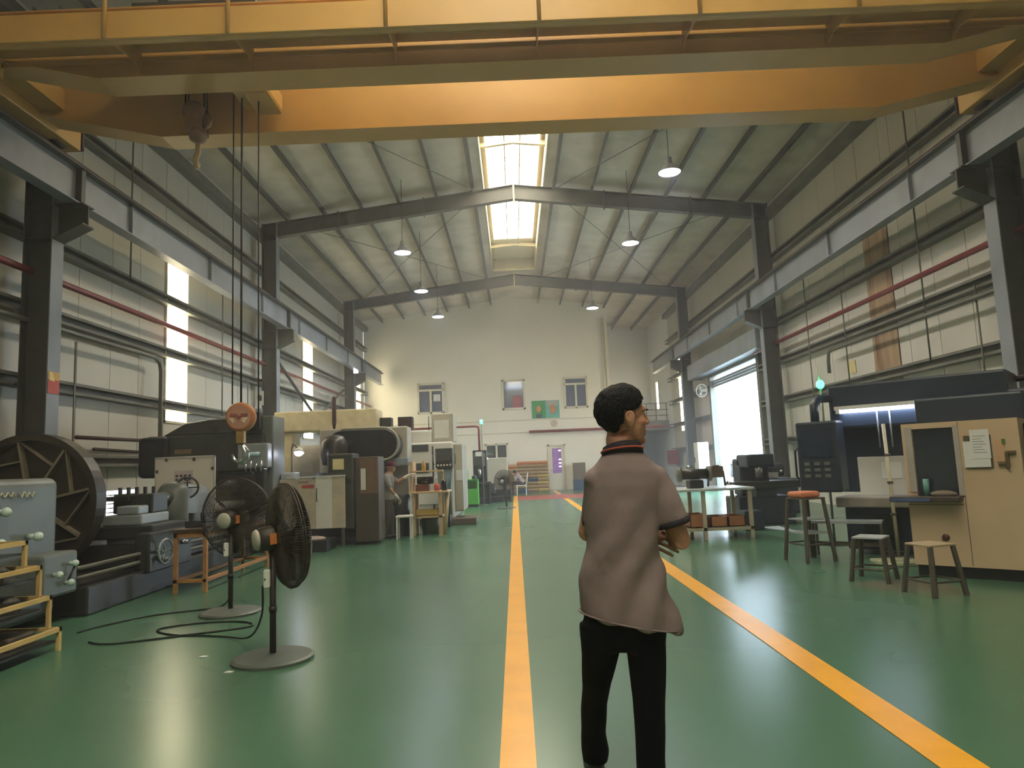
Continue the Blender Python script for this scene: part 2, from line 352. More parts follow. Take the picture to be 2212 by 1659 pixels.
# pipes on the walls (parts of their walls)
MB().cyl((XL + 0.3, -8, 4.63), (XL + 0.3, 35.3, 4.63), 0.055).build('red_pipe', redpipe, wl, True)
MB().cyl((XR - 0.3, -8, 4.62), (XR - 0.3, 22.2, 4.62), 0.055).build('red_pipe', redpipe, wr, True)
MB().tube([(XL + 0.28, -8, 3.87), (XL + 0.28, 14.1, 3.87), (XL + 0.28, 14.3, 3.8), (XL + 0.28, 14.36, 3.6), (XL + 0.28, 14.36, 0.4)], 0.045).build('grey_pipe', greypipe, wl, True)
MB().tube([(XR - 0.28, -8, 3.85), (XR - 0.28, 16.9, 3.85), (XR - 0.28, 17.05, 3.8), (XR - 0.28, 17.1, 3.6), (XR - 0.28, 17.1, 3.3)], 0.045).build('grey_pipe', greypipe, wr, True)
for y, z0, z1 in ((11.58, 0.4, 3.75), (19.2, 0.6, 4.1), (13.2, 5.3, 8.4), (17.5, 2.9, 6.4)):
    MB().cyl((XL + 0.24, y, z0), (XL + 0.24, y, z1), 0.016).build('conduit', greypipe, wl, True)
for y, z0, z1 in ((11.55, 1.5, 4.1), (13.0, 3.0, 8.4), (18.2, 1.0, 6.0), (16.2, 2.9, 5.2)):
    MB().cyl((XR - 0.24, y, z0), (XR - 0.24, y, z1), 0.016).build('conduit', greypipe, wr, True)
MB().cyl((XL + 0.22, 11.7, 2.14), (XL + 0.22, 14.2, 2.16), 0.035).build('brown_pipe', railm, wl, True)
MB().cyl((XL + 0.22, 12.2, 1.95), (XL + 0.22, 14.2, 1.92), 0.03).build('brown_pipe', railm, wl, True)
MB().cyl((XL + 0.35, 21.4, 4.85), (XL + 0.35, 29.6, 1.9), 0.05).build('wall_brace', steel, wl, True)
MB().cyl((XL + 0.38, 21.4, 1.9), (XL + 0.38, 29.6, 4.85), 0.05).build('wall_brace', steel, wl, True)
B(XR - 0.02, XR - 0.001, 16.3, 16.62, 3.2, 3.5).build('notice_plate', M('faded yellow plate', (216, 200, 140), 0.6), wr)
# shutter box and door trim on the right wall
dr = sroot('door_1', 'big open roller shutter doorway letting in white daylight', (XR, 25.1, 0))
B(XR - 0.62, XR - 0.02, 21.1, 29.6, 4.62, 5.25).build('shutter_box', beamm, dr, bevel=0.03)
B(XR - 0.2, XR - 0.02, 22.2, 22.42, 0, 4.6).build('door_jamb', girtm, dr)
B(XR - 0.2, XR - 0.02, 27.78, 28.0, 0, 4.6).build('door_jamb', girtm, dr)
B(XR - 0.2, XR - 0.02, 22.2, 28.0, 4.5, 4.62).build('door_head', girtm, dr)
for k in range(3): B(XR - 0.09, XR - 0.06, 22.42, 27.78, 4.28 - k*0.1 + 0.01, 4.28 - k*0.1 + 0.1).build('shutter_slat', beamm, dr)

# ------------------------------------------------------------------ far wall, recess, back wall
wf = sroot('wall_back', 'tall cream gable wall with upstairs windows at the end of the hall')
XE = 5.0
MB().prism([(XL, 0), (XE, 0), (XE, roofz(XE)), (CX, roofz(CX)), (XL, roofz(XL))], 'y', 35.4, 35.6).build('gable_wall', plaster, wf)
B(XL, XE, 35.36, 35.4, 3.57, 3.63).build('wall_trim', cream, wf, bevel=0.01)
MB().cyl((XL, 35.37, 2.97), (0.77, 35.37, 2.97), 0.02).build('conduit', cream, wf, True)
B(XE - 0.14, XE + 0.02, 35.3, 35.4, 0, 8.9).build('corner_strip', cream, wf, bevel=0.01)
MB().cyl((XE - 0.25, 35.33, 0.2), (XE - 0.25, 35.33, 8.7), 0.05).build('downpipe', cream, wf, True)
rc2 = sroot('wall_recess', 'white plastered recess with a mezzanine beyond the gable wall')
B(XE - 0.6, XR + 0.2, 40.8, 41.0, 0, 9.6).build('recess_wall', whitepl, rc2)
B(XR, XR + 0.15, 35.4, 41.0, 0, 9.3).build('recess_side_wall', whitepl, rc2)
B(XE - 0.2, XE, 35.6, 41, 0, 9.4).build('recess_side_wall', whitepl, rc2)
w6 = sroot('window_6', 'narrow bright window strip in the white recess', (XR, 38.7, 4.1))
B(XR - 0.02, XR - 0.005, 38.4, 39.0, 4.15, 5.6).build('pane', stripglow, w6)
for y in (38.36, 39.0): B(XR - 0.05, XR, y, y + 0.05, 4.1, 5.65).build('window_frame', cream, w6)
mz = thing('mezzanine_landing', 'grey concrete mezzanine landing with a thin steel railing', 'landing', (7.0, 36.6, 2.85))
B(5.05, XR - 0.01, 36.4, 40.8, 2.85, 3.35).build('slab', M('grey concrete', (136, 140, 146), 0.8, bump=0.2), mz)
for x in (5.6, 6.3, 7.0, 7.5, 8.05): MB().cyl((x, 36.45, 3.35), (x, 36.45, 4.25), 0.022).build('post', steel, mz, True)
for z in (3.62, 3.92, 4.25): MB().cyl((5.1, 36.45, z), (XR - 0.02, 36.45, z), 0.018).build('rail', steel, mz, True)
wb = struct(MB().prism([(XL, 0), (XR, 0), (XR, roofz(XR)), (CX, roofz(CX)), (XL, roofz(XL))], 'y', -8.2, -8.0).build('wall_front', panelm), 'pale end wall behind the viewer')
def upper_window(n, x0, x1, z0, z1, label, kind):
    r = sroot('window_%d' % n, label, ((x0+x1)/2, 35.4, z0)); y0, y1 = 35.33, 35.41
    f = MB(); t = 0.1
    f.box(x0, x1, y0, y1, z0, z0+t).box(x0, x1, y0, y1, z1-t, z1).box(x0, x0+t, y0, y1, z0, z1).box(x1-t, x1, y0, y1, z0, z1)
    panes = [(x0+t, x1-t, z0+t, z1-t)]
    if kind == 'T':
        zt = z1 - 0.42; f.box(x0, x1, y0, y1, zt, zt+t); xm = (x0+x1)/2; f.box(xm-t/2, xm+t/2, y0, y1, z0, zt)
        panes = [(x0+t, xm-t/2, z0+t, zt), (xm+t/2, x1-t, z0+t, zt), (x0+t, x1-t, zt+t, z1-t)]
    if kind == 'H':
        xm = (x0+x1)/2; f.box(xm-t/2, xm+t/2, y0, y1, z0, z1); panes = [(x0+t, xm-t/2, z0+t, z1-t), (xm+t/2, x1-t, z0+t, z1-t)]
    f.build('window_frame', cream, r, bevel=0.006)
    return r, panes
bluegl = M('bluish grey window glass', (96, 106, 126), 0.05, spec=0.8)
for n, a, kind, mt in ((7, (-4.87, -3.51, 4.11, 5.69), 'T', bluegl), (8, (-0.54, 0.65, 4.15, 5.7), '', bluegl), (9, (2.63, 3.85, 4.1, 5.71), 'T', bluegl), (10, (-1.52, -0.33, 1.0, 2.47), 'H', dglass)):
    lab = {7: 'upstairs casement window with top light on the left of the gable wall', 8: 'undivided upstairs window above the green poster side of the gable wall', 9: 'upstairs casement window with top light above the clock and poster', 10: 'dark two pane window low on the gable wall behind the machines'}[n]
    r, ps = upper_window(n, *a, lab, kind)
    for p in ps: B(p[0], p[1], 35.385, 35.395, p[2], p[3]).build('pane', mt, r)
    if n == 8: B(0.0, 0.45, 35.375, 35.384, 4.24, 4.85).build('red_board', M('pinkish red board', (168, 92, 98), 0.6), r)
    if n == 7: B(-4.05, -3.7, 35.375, 35.384, 4.75, 5.1).build('white_sheet', paper, r)
d2 = sroot('door_2', 'cream office door with a violet lit glass panel', (2.2, 35.4, 0))
f = MB(); f.box(1.66, 1.75, 35.33, 35.41, 0, 2.3).box(2.47, 2.56, 35.33, 35.41, 0, 2.3).box(1.66, 2.56, 35.33, 35.41, 2.21, 2.3); f.build('door_frame', cream, d2, bevel=0.006)
f = MB(); f.box(1.76, 1.88, 35.36, 35.4, 0.01, 2.2).box(2.34, 2.46, 35.36, 35.4, 0.01, 2.2).box(1.88, 2.34, 35.36, 35.4, 0.01, 0.85).box(1.88, 2.34, 35.36, 35.4, 2.1, 2.2); f.build('door_leaf', cream, d2, bevel=0.005)
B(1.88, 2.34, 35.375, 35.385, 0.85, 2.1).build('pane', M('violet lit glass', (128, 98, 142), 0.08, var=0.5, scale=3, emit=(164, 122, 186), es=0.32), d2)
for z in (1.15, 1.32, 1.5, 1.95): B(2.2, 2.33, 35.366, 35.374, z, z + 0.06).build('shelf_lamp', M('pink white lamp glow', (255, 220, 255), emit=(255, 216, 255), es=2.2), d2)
MB().cyl((1.83, 35.33, 1.0), (1.83, 35.36, 1.0), 0.03).build('door_handle', brightst, d2, True)
po_ = thing('safety_poster', 'green poster with two flame like figures pinned on the cream gable wall', 'poster', (1.66, 35.38, 3.62))
B(0.96, 1.66, 35.35, 35.38, 3.65, 4.55).build('left_sheet', M('green print', (56, 150, 84), 0.6, var=0.2, scale=5), po_)
B(1.66, 2.36, 35.35, 35.38, 3.65, 4.55).build('right_sheet', M('turquoise print', (104, 176, 160), 0.6, var=0.2, scale=3), po_)
B(1.72, 2.3, 35.345, 35.35, 4.28, 4.54).build('grey_heading', M('grey print', (176, 174, 160), 0.7), po_)
MB().ball((1.3, 35.345, 4.12), (0.13, 0.006, 0.17)).build('orange_print', orange, po_, True)
MB().ball((2.02, 35.345, 4.1), (0.14, 0.006, 0.24)).build('orange_print', orange, po_, True)
B(1.16, 1.46, 35.344, 35.35, 3.68, 3.86).build('navy_print', M('navy print', (58, 70, 96), 0.7), po_)
ck = thing('wall_clock', 'round beige clock on the gable wall under the poster', 'clock', (2.06, 35.38, 3.2))
MB().cyl((2.06, 35.33, 3.37), (2.06, 35.4, 3.37), 0.17, n=24).build('case', M('beige plastic', (190, 170, 145), 0.5), ck)
MB().cyl((2.06, 35.322, 3.37), (2.06, 35.329, 3.37), 0.14, n=24).build('dial', M('pale dial', (206, 188, 168), 0.5), ck)
MB().box(2.055, 2.065, 35.316, 35.321, 3.37, 3.48).box(2.06, 2.13, 35.316, 35.321, 3.365, 3.375).build('hands', inkm, ck)
rp = MB().cyl((0.77, 35.2, 2.98), (7.9, 35.2, 2.98), 0.07); tag(rp.build('sprinkler_pipe', redpipe, None, True), 'thick dark red pipe running along the cream wall above the office door', 'pipe')
rp2 = thing('red_air_pipe', 'thin dark red pipe with a drop leg above the white machines', 'pipe', (-2.6, 25.4, 1.85))
MB().tube([(-5.7, 25.4, 2.8), (-1.4, 25.4, 2.82), (-1.3, 25.4, 2.79), (-1.28, 25.4, 2.7), (-1.28, 25.4, 1.84)], 0.04).build('pipe_run', redpipe, rp2, True)
B(-2.7, -2.56, 25.33, 25.47, 2.76, 2.94).build('valve', M('orange red valve paint', (206, 90, 60), 0.4), rp2, bevel=0.01)

# ------------------------------------------------------------------ roof
ce = sroot('ceiling', 'grey quilted metal roof with dark purlins and a glowing ridge skylight')
HX0, HX1 = -0.62, 1.2
for x0, x1, ye in ((XL - 0.1, HX0, 35.42), (HX1, XR + 0.1, 41.0)):
    MB().prism([(x0, roofz(x0)), (x1, roofz(x1)), (x1, roofz(x1) + 0.06), (x0, roofz(x0) + 0.06)], 'y', -8, ye).build('roof_lining', insul, ce)
MB().prism([(HX0, roofz(HX0)), (CX, roofz(CX)), (HX1, roofz(HX1)), (HX1, roofz(HX1) + 0.06), (CX, roofz(CX) + 0.06), (HX0, roofz(HX0) + 0.06)], 'y', 29.8, 35.42).build('ridge_lining', insul, ce)
pz = lambda x: roofz(x)
for x in (-6.6, -5.48, -4.36, -3.22, -2.07, -0.95, 1.53, 2.68, 3.84, 4.93, 6.06, 7.2):
    z = pz(x); m = MB(); sg = 1 if x < CX else -1; ye = 40.75 if x > 5.1 else 35.38
    m.box(x - 0.008, x + 0.008, -8, ye, z - 0.22, z - 0.005).box(x, x + sg*0.07, -8, ye, z - 0.22, z - 0.205).box(x - sg*0.07, x, -8, ye, z - 0.03, z - 0.015)
    m.build('purlin', steel, ce)
for (xa, ya, xb, yb) in ((-6.4, 20.6, -0.9, 30.1), (-6.4, 30.1, -0.9, 20.6), (1.6, 20.6, 7.0, 30.1), (1.6, 30.1, 7.0, 20.6), (-6.4, 10.8, -0.9, 20.1), (1.6, 20.1, 7.0, 10.8)):
    MB().cyl((xa, ya, pz(xa) - 0.26), (xb, yb, pz(xb) - 0.26), 0.012, n=6).build('tie_rod', girtm, ce, True)
sk = sroot('window_11', 'long ridge skylight of glowing fibreglass sheets in cream frames', (CX, 18, 10.2))
GZ = 10.38
B(HX0 - 0.03, HX0, -8, 29.8, roofz(HX0) - 0.05, GZ + 0.05).build('curb', monitorm, sk)
B(HX1, HX1 + 0.03, -8, 29.8, roofz(HX1) - 0.05, GZ + 0.05).build('curb', monitorm, sk)
MX = (-0.5, 0.06, 0.5, 1.08)
ysk = [-8, -4, 0, 4.5, 9, 13.7, 18.5, 20.35, 22.5, 24.8, 27.0]
for i in range(len(ysk) - 1):
    for j in range(3):
        zc = GZ + 0.04 * (1 if j == 1 else 0)
        B(MX[j] + 0.02, MX[j+1] - 0.02, ysk[i] + 0.005, ysk[i+1] - 0.005, zc, zc + 0.01).build('pane' if ysk[i+1] > 14 else 'pane_offscreen', skyglow, sk)
for x in MX: MB().box(x - 0.02, x + 0.02, -8, 29.75, GZ - 0.06, GZ + 0.06).build('mullion', monitorm, sk)
for x0, x1 in ((HX0, MX[0]), (MX[3], HX1)): B(x0, x1, -8, 29.8, GZ + 0.01, GZ + 0.05).build('side_flashing', monitorm, sk)
for y in (9.0, 18.5, 27.6):
    MB().prism([(HX0, GZ - 0.2), (CX, GZ - 0.1), (HX1, GZ - 0.2), (HX1, GZ - 0.06), (CX, GZ + 0.04), (HX0, GZ - 0.06)], 'y', y - 0.06, y + 0.06).build('cross_frame', monitorm, sk)
B(HX0, HX1, 27.05, 29.8, GZ, GZ + 0.04).build('end_cover', monitorm, sk)
for k in range(16):
    x = HX0 + 0.06 + k * (HX1 - HX0 - 0.12) / 15
    B(x - 0.035, x + 0.035, 29.72, 29.78, 9.95, GZ - 0.02).build('end_rib', monitorm, sk)
B(HX0, HX1, 29.78, 29.82, 9.85, GZ + 0.04).build('end_board', monitorm, sk)

# ------------------------------------------------------------------ columns, rafters
def column(x_in, y, side, label):
    s_ = -1 if side == 'l' else 1                       # outward direction
    xo = x_in + s_ * 0.44
    t = thing('steel_column', label, 'column', ((x_in + xo) / 2, y, 0), group=None)
    lo, hi = min(x_in, xo), max(x_in, xo)
    B(lo + 0.016, hi - 0.016, y - 0.008, y + 0.008, 0.02, 8.9).build('web', steel, t)
    for xx in (x_in, xo - s_*0.0):
        a = xx if xx == lo else xx - 0.016
        B(a, a + 0.016, y - 0.14, y + 0.14, 0.02, 8.9).build('flange', beamm if xx == x_in else steel, t)  # inner flange gets a lighter paint: the light on it is put into colour
    B(lo - 0.06, hi + 0.06, y - 0.2, y + 0.2, 0, 0.02).build('base_plate', steel, t)
    xb = x_in - s_ * 0.46
    a, b = min(x_in, xb), max(x_in, xb)
    m = MB().prism([(x_in, 5.1), (xb, 5.32), (xb, 5.62), (x_in, 5.62)], 'y', y - 0.012, y + 0.012); m.build('bracket_web', steel, t)
    B(a, b, y - 0.14, y + 0.14, 5.62, 5.64).build('bracket_top', steel, t)
    MB().prism([(x_in, 5.08), (xb, 5.3), (xb, 5.32), (x_in, 5.1)], 'y', y - 0.14, y + 0.14).build('bracket_bottom', steel, t)
    for z in (5.1, 5.62, 8.42): B(lo + 0.016, hi - 0.016, y - 0.13, y + 0.13, z - 0.008, z + 0.008).build('stiffener', steel, t)
    return t
cl = ['steel column on the lathe side of the hall carrying a red and yellow notice', 'steel column on the lathe side with a small white notice and dark motor box below', 'steel column by the left corner of the cream gable wall']
cr_ = ['steel column beside the tan control cabinet and rusty wall strip', 'steel column at the near edge of the open shutter doorway', 'steel column at the far edge of the open shutter doorway']
for i, y in enumerate((10.35, 20.35, 30.35)):
    column(-6.9, y, 'l', cl[i]); column(7.47, y, 'r', cr_[i])
def rafter(y, left, label):
    xa = -7.34 if left else 7.91; t = thing('roof_rafter', label, 'rafter', ((xa + CX)/2, y, roofz(xa) - 0.7))
    zt = lambda x: roofz(x) - 0.2
    xk = xa; d = 0.45
    def slab(z0, z1, hw, name, mat=steel):
        MB().prism([(xk, zt(xk) + z0), (CX, zt(CX) + z0), (CX, zt(CX) + z1), (xk, zt(xk) + z1)], 'y', y - hw, y + hw).build(name, mat, t)
    slab(-d, 0, 0.008, 'web'); slab(-0.016, 0, 0.11, 'top_flange'); slab(-d, -d + 0.016, 0.11, 'bottom_flange')
    sx = -1 if left else 1
    B(CX + sx*0.002, CX + sx*0.024, y - 0.12, y + 0.12, zt(CX) - d - 0.09, zt(CX) + 0.09).build('apex_plate', monitorm, t)
    for f_ in (0.36, 0.7):
        x = CX + (xa - CX) * f_; B(x - 0.02, x + 0.02, y - 0.12, y + 0.12, zt(x) - d - 0.05, zt(x) + 0.04).build('splice_plate', steel, t)
rafter(20.35, True, 'dark rafter over the lathe side passing under the middle of the bright skylight')
rafter(20.35, False, 'dark rafter over the doorway side passing under the middle of the bright skylight')
rafter(30.35, True, 'dark rafter over the lathe side where the skylight ends before the gable wall')
rafter(30.35, False, 'dark rafter over the doorway side where the skylight ends before the gable wall')

# ------------------------------------------------------------------ crane runway beams
def runway(x_edge, side, label):
    s_ = 1 if side == 'l' else -1                         # toward hall centre
    xc = x_edge - s_ * 0.13; t = thing('crane_runway_beam', label, 'beam', (xc, 14, 5.64))
    B(xc - 0.006, xc + 0.006, -8, 35.0, 5.66, 6.22).build('web', beamm, t)
    B(xc - 0.13, xc + 0.13, -8, 35.0, 6.22, 6.24).build('top_flange', steel, t)
    B(xc - 0.11, xc + 0.11, -8, 35.0, 5.64, 5.66).build('bottom_flange', beamm, t)
    B(xc - 0.035, xc + 0.035, -8, 35.0, 6.24, 6.34).build('rail', railm, t)
    for y in (10.35, 20.35, 30.35):
        B(xc - 0.1, xc + 0.1, y - 0.05, y + 0.05, 5.66, 6.22).build('end_stiffener', steel, t)
    for k in range(7):
        y = 11.8 + k*3.2
        B(xc + s_*0.006, xc + s_*0.07, y - 0.005, y + 0.005, 5.66, 6.22).build('stiffener', beamm, t)
runway(-6.5, 'l', 'blue grey crane runway girder on brackets along the lathe side wall')
runway(7.07, 'r', 'blue grey crane runway girder on brackets along the doorway side wall')

# ------------------------------------------------------------------ overhead crane
XA, XB = -6.75, 7.3
cr = thing('overhead_crane', 'orange double girder overhead crane spanning the whole hall', 'crane', (CX, 8.7, 6.34))
for xc in (-6.63, 7.2):
    B(xc - 0.17, xc + 0.17, 6.6, 10.15, 6.42, 6.78).build('end_truck', crane_o, cr, bevel=0.02)
    for y in (6.9, 9.85): MB().cyl((xc - 0.07, y, 6.49), (xc + 0.07, y, 6.49), 0.15, n=20).build('wheel', railm, cr, True)
    B(xc - 0.19, xc + 0.19, 10.15, 10.19, 6.44, 6.76).build('buffer_plate', railm, cr)
def girder(y0, y1, name):
    g = MB(); L_, R_ = -6.5, 7.08
    poly = [(L_, 6.55), (-4.75, 6.15), (5.3, 6.15), (R_, 6.55), (R_, 7.0), (L_, 7.0)]
    g.prism(poly, 'y', y0, y1); g.build(name, crane_o, cr, bevel=0.008)
    fl = MB(); q = [(L_, 6.55), (-4.75, 6.15), (5.3, 6.15), (R_, 6.55), (R_, 6.53), (5.3, 6.13), (-4.75, 6.13), (L_, 6.53)]
    fl.prism(q, 'y', y0 - 0.04, y1 + 0.04); fl.build('bottom_flange', crane_o, cr)
    B(L_, R_, y0 - 0.05, y1 + 0.05, 7.0, 7.02).build('top_flange', crane_o, cr)
    B(L_, R_, (y0+y1)/2 - 0.03, (y0+y1)/2 + 0.03, 7.02, 7.1).build('trolley_rail', railm, cr)
girder(9.26, 9.58, 'far_girder'); girder(7.78, 8.12, 'near_girder')
# service walkway cantilevered from the near girder
B(-6.4, 7.0, 7.06, 7.74, 6.42, 6.44).build('walkway_plate', crane_o, cr)
B(-6.4, 7.0, 7.02, 7.06, 6.14, 6.46).build('walkway_fascia', crane_o, cr, bevel=0.006)
B(-6.4, 7.0, 7.06, 7.14, 6.14, 6.155).build('fascia_lip', crane_o, cr)
B(-6.4, 7.0, 7.72, 7.735, 6.3, 6.36).build('edge_angle', crane_o, cr)
for x in (-5.9, -4.25, -2.91, -1.2, 0.46, 2.2, 3.92, 5.4):
    MB().prism([(7.06, 6.16), (7.06, 6.42), (7.76, 6.42), (7.76, 6.17), (7.6, 6.24)], 'x', x - 0.006, x + 0.006).build('walkway_gusset', crane_o, cr)
    MB().cyl((x, 7.0, 6.14), (x, 7.0, 7.45), 0.022).build('rail_post', crane_o, cr, True)
for z in (6.95, 7.45): MB().cyl((-6.4, 7.0, z), (7.0, 7.0, z), 0.02).build('handrail', crane_o, cr, True)
for y0, y1 in ((8.12, 9.26),):
    for x in (-6.3, 6.9): B(x - 0.15, x + 0.15, y0, y1, 6.6, 6.9).build('end_tie', crane_o, cr)
tr = MB().box(-4.55, -3.0, 8.05, 9.35, 7.1, 7.3).build('trolley_frame', brownc, cr)
MB().cyl((-4.4, 8.7, 7.0), (-3.1, 8.7, 7.0), 0.2, n=20).build('hoist_drum', brownc, tr, True)
B(-3.5, -3.05, 8.4, 9.0, 6.35, 7.1).build('hoist_motor', crane_o, tr, bevel=0.03)
B(-3.35, -3.0, 8.45, 9.1, 6.3, 6.6).build('hoist_gearcase', crane_o, tr, bevel=0.05)
hk = thing('hook_block', 'rusty crane hook block hanging on wire ropes under the orange crane', 'hook', (-4.02, 8.7, 5.45))
for x in (-4.17, -4.13, -3.92, -3.88): MB().cyl((x, 8.7, 6.15), (x, 8.7, 6.83), 0.011, n=6).build('wire_rope', rope, hk, True)
hm = M('rusty tan hook block', (146, 116, 88), 0.5, 0.2, 0.2, 8)
MB().cyl((-4.04, 8.62, 6.17), (-4.04, 8.68, 6.17), 0.14, n=24).build('sheave', hm, hk, True)
MB().cyl((-3.98, 8.72, 6.1), (-3.98, 8.78, 6.1), 0.14, n=24).build('sheave', hm, hk, True)
B(-4.14, -3.9, 8.6, 8.61, 5.86, 6.24).build('side_plate', hm, hk, bevel=0.004); B(-4.14, -3.9, 8.79, 8.8, 5.86, 6.24).build('side_plate', hm, hk, bevel=0.004)
MB().lathe([(0.05, 0), (0.1, 0.03), (0.12, 0.1), (0.1, 0.18)], (-4.0, 8.7, 5.76)).build('swivel', hm, hk, True)
MB().tube([(-4.0, 8.7, 5.8), (-4.0, 8.7, 5.7), (-3.99, 8.68, 5.6), (-4.01, 8.66, 5.52), (-4.02, 8.7, 5.46), (-4.035, 8.76, 5.45), (-4.04, 8.81, 5.5), (-4.04, 8.82, 5.56)], [0.03, 0.032, 0.035, 0.036, 0.038, 0.036, 0.028, 0.012]).build('hook', M('pale worn hook', (196, 168, 128), 0.4, 0.3), hk, True)
# round crane scale on its cable
sc = thing('crane_scale', 'round orange hanging crane scale with dial and hook', 'scale', (-3.42, 8.7, 1.6))
for x in (-3.53, -3.42, -3.2):
    MB().cyl((x, 8.7, 2.28 if x != -3.2 else 1.9), (x, 8.7, {-3.53: 6.83, -3.42: 6.36, -3.2: 6.31}[x]), 0.009 if x != -3.42 else 0.013, n=6).build('cable', rope, sc, True)
so = M('faded orange scale body', (190, 122, 66), 0.5, 0, 0.12, 8)
MB().lathe([(0.12, -0.06), (0.18, -0.05), (0.185, 0.03), (0.165, 0.06), (0.15, 0.06)], (-3.42, 8.7, 2.11), (0, -1, 0), 32).build('body', so, sc, True)
MB().cyl((-3.42, 8.64, 2.11), (-3.42, 8.632, 2.11), 0.15, n=32).build('dial', M('salmon dial', (192, 140, 116), 0.5), sc)
df = M('cream dial mark', (226, 206, 176), 0.6); dm = M('brick red dial mark', (150, 84, 72), 0.6)
MB().prism([(-3.54, 2.1), (-3.48, 2.1), (-3.47, 2.05), (-3.5, 2.03)], 'y', 8.626, 8.631).build('dial_patch', df, sc)
MB().prism([(-3.3, 2.1), (-3.37, 2.1), (-3.39, 2.06), (-3.35, 2.03)], 'y', 8.626, 8.631).build('dial_patch', df, sc)
B(-3.53, -3.44, 8.626, 8.631, 2.11, 2.15).build('dial_band', dm, sc); B(-3.4, -3.31, 8.626, 8.631, 2.11, 2.15).build('dial_band', dm, sc)
MB().cyl((-3.42, 8.632, 2.11), (-3.42, 8.615, 2.11), 0.02).build('needle_hub', dm, sc)
B(-3.47, -3.37, 8.66, 8.74, 1.78, 1.94).build('shank', M('brass coloured shank', (176, 146, 86), 0.4, 0.4), sc, bevel=0.01)
MB().tube([(-3.43, 8.7, 1.79), (-3.4, 8.7, 1.74), (-3.36, 8.7, 1.68), (-3.36, 8.7, 1.6), (-3.4, 8.7, 1.55), (-3.46, 8.7, 1.55), (-3.51, 8.7, 1.59), (-3.53, 8.7, 1.65)], [0.025, 0.035, 0.05, 0.05, 0.035, 0.025, 0.02, 0.012]).build('hook', brightst, sc, True)

# ------------------------------------------------------------------ high bay lamps
def lamp(x, y, label, group=None):
    t = thing('high_bay_lamp', label, 'lamp', (x, y, 7.45), 0, group)
    MB().lathe([(0.06, 0.34), (0.07, 0.2), (0.12, 0.16), (0.22, 0.04), (0.25, 0.0), (0.24, 0.0), (0.2, 0.05), (0.1, 0.14), (0.02, 0.15)], (x, y, 7.45), n=24).build('shade', M('grey lamp housing', (120, 122, 128), 0.4, 0.3), t, True)
    MB().cyl((x, y, 7.455), (x, y, 7.47), 0.225, n=24).build('diffuser', lampglow, t)
    MB().cyl((x, y, 7.79), (x, y, roofz(x) - 0.002), 0.008, n=6).build('cable', cable, t, True)
    ld = bpy.data.lights.new('lamp_light', 'SPOT'); ld.energy = LAMP_W; ld.spot_size = math.radians(150); ld.spot_blend = 0.6; ld.shadow_soft_size = 0.22; ld.color = (0.86, 0.9, 1.0)
    lo = bpy.data.objects.new('lamp_light', ld); COL.objects.link(lo); lo.location = (x, y, 7.42)
    lo.parent = None
for x, y, l in ((3.57, 14.3, 'lit high bay lamp hanging between the orange crane and the first visible rafter'), (3.52, 19.1, 'lit high bay lamp on the doorway side just before the first visible rafter'), (3.35, 27.3, 'lit high bay lamp on the doorway side before the rafter at the skylight end'),
                (-2.94, 19.1, 'lit high bay lamp on the lathe side just before the first visible rafter'), (-3.01, 23.5, 'lit high bay lamp on the lathe side halfway between the two dark rafters'), (-2.89, 27.7, 'lit high bay lamp on the lathe side beside the skylight end')):
    lamp(x, y, l)
# ------------------------------------------------------------------ outside the shutter door
gd = struct(B(8.4, 80, -20, 80, -0.25, -0.02).build('ground_outside', M('pale concrete yard', (214, 214, 210), 0.8)), 'pale concrete yard outside the doorway')
ob = thing('white_building', 'pale building seen through the open shutter doorway', 'building', (30, 66, -0.02))
B(22, 46, 64, 72, 0, 11).build('wall', whitepl, ob)
for k in range(4):
    for z in (3.2, 7.0): B(22.8 + k*5.6, 26.8 + k*5.6, 63.93, 64, z, z + 1.5).build('window', M('pale blue window', (168, 186, 210), 0.2), ob)
pl_ = thing('parked_truck', 'pale truck parked outside the open doorway', 'truck', (15, 43, 0))
B(13.6, 15.8, 40, 46, 0.9, 2.2).build('cargo_box', whitem, pl_, bevel=0.05); B(13.7, 15.7, 38.2, 39.9, 0.6, 2.1).build('cab', whitem, pl_, bevel=0.15)
for x in (13.7, 15.5):
    for y in (39, 44.6): MB().cyl((x, y, 0.42), (x + 0.2, y, 0.42), 0.43, n=20).build('wheel', rubber, pl_, True)
B(13.8, 15.6, 38.17, 38.2, 1.4, 1.95).build('windscreen', dglass, pl_)

# ================================================================== LEFT SIDE MACHINES
# ------------------------------------------------------------------ big faceplate lathe
la = thing('faceplate_lathe', 'long grey faceplate lathe with a huge spoked chuck plate', 'lathe', (-5.4, 8.5, 0))
B(-6.4, -4.5, 7.4, 11.85, 0.0, 0.3).build('plinth', lathegr, la, bevel=0.02)
B(-6.25, -4.62, 8.75, 11.8, 0.3, 0.6).build('bed', lathegr, la, bevel=0.02)
B(-6.1, -5.7, 8.75, 11.8, 0.6, 0.66).build('bed_way', brightst, la); B(-5.1, -4.7, 8.75, 11.8, 0.6, 0.66).build('bed_way', brightst, la)
hs = MB().box(-6.5, -4.75, 4.9, 7.3, 0.05, 1.44).build('headstock', midgrey, la, bevel=0.09, seg=4)
B(-4.75, -4.735, 5.0, 6.55, 0.62, 1.28).build('control_plate', midgrey, hs, bevel=0.004)
def knob(y, z, parent, r=0.045):
    MB().cyl((-4.74, y, z), (-4.66, y, z), 0.028).ball((-4.64, y, z), r, 14).build('knob', M('pale green knob', (206, 226, 214), 0.25), parent, True)
for y, z in ((6.38, 1.14), (6.33, 0.86), (6.82, 0.88)): knob(y, z, hs)
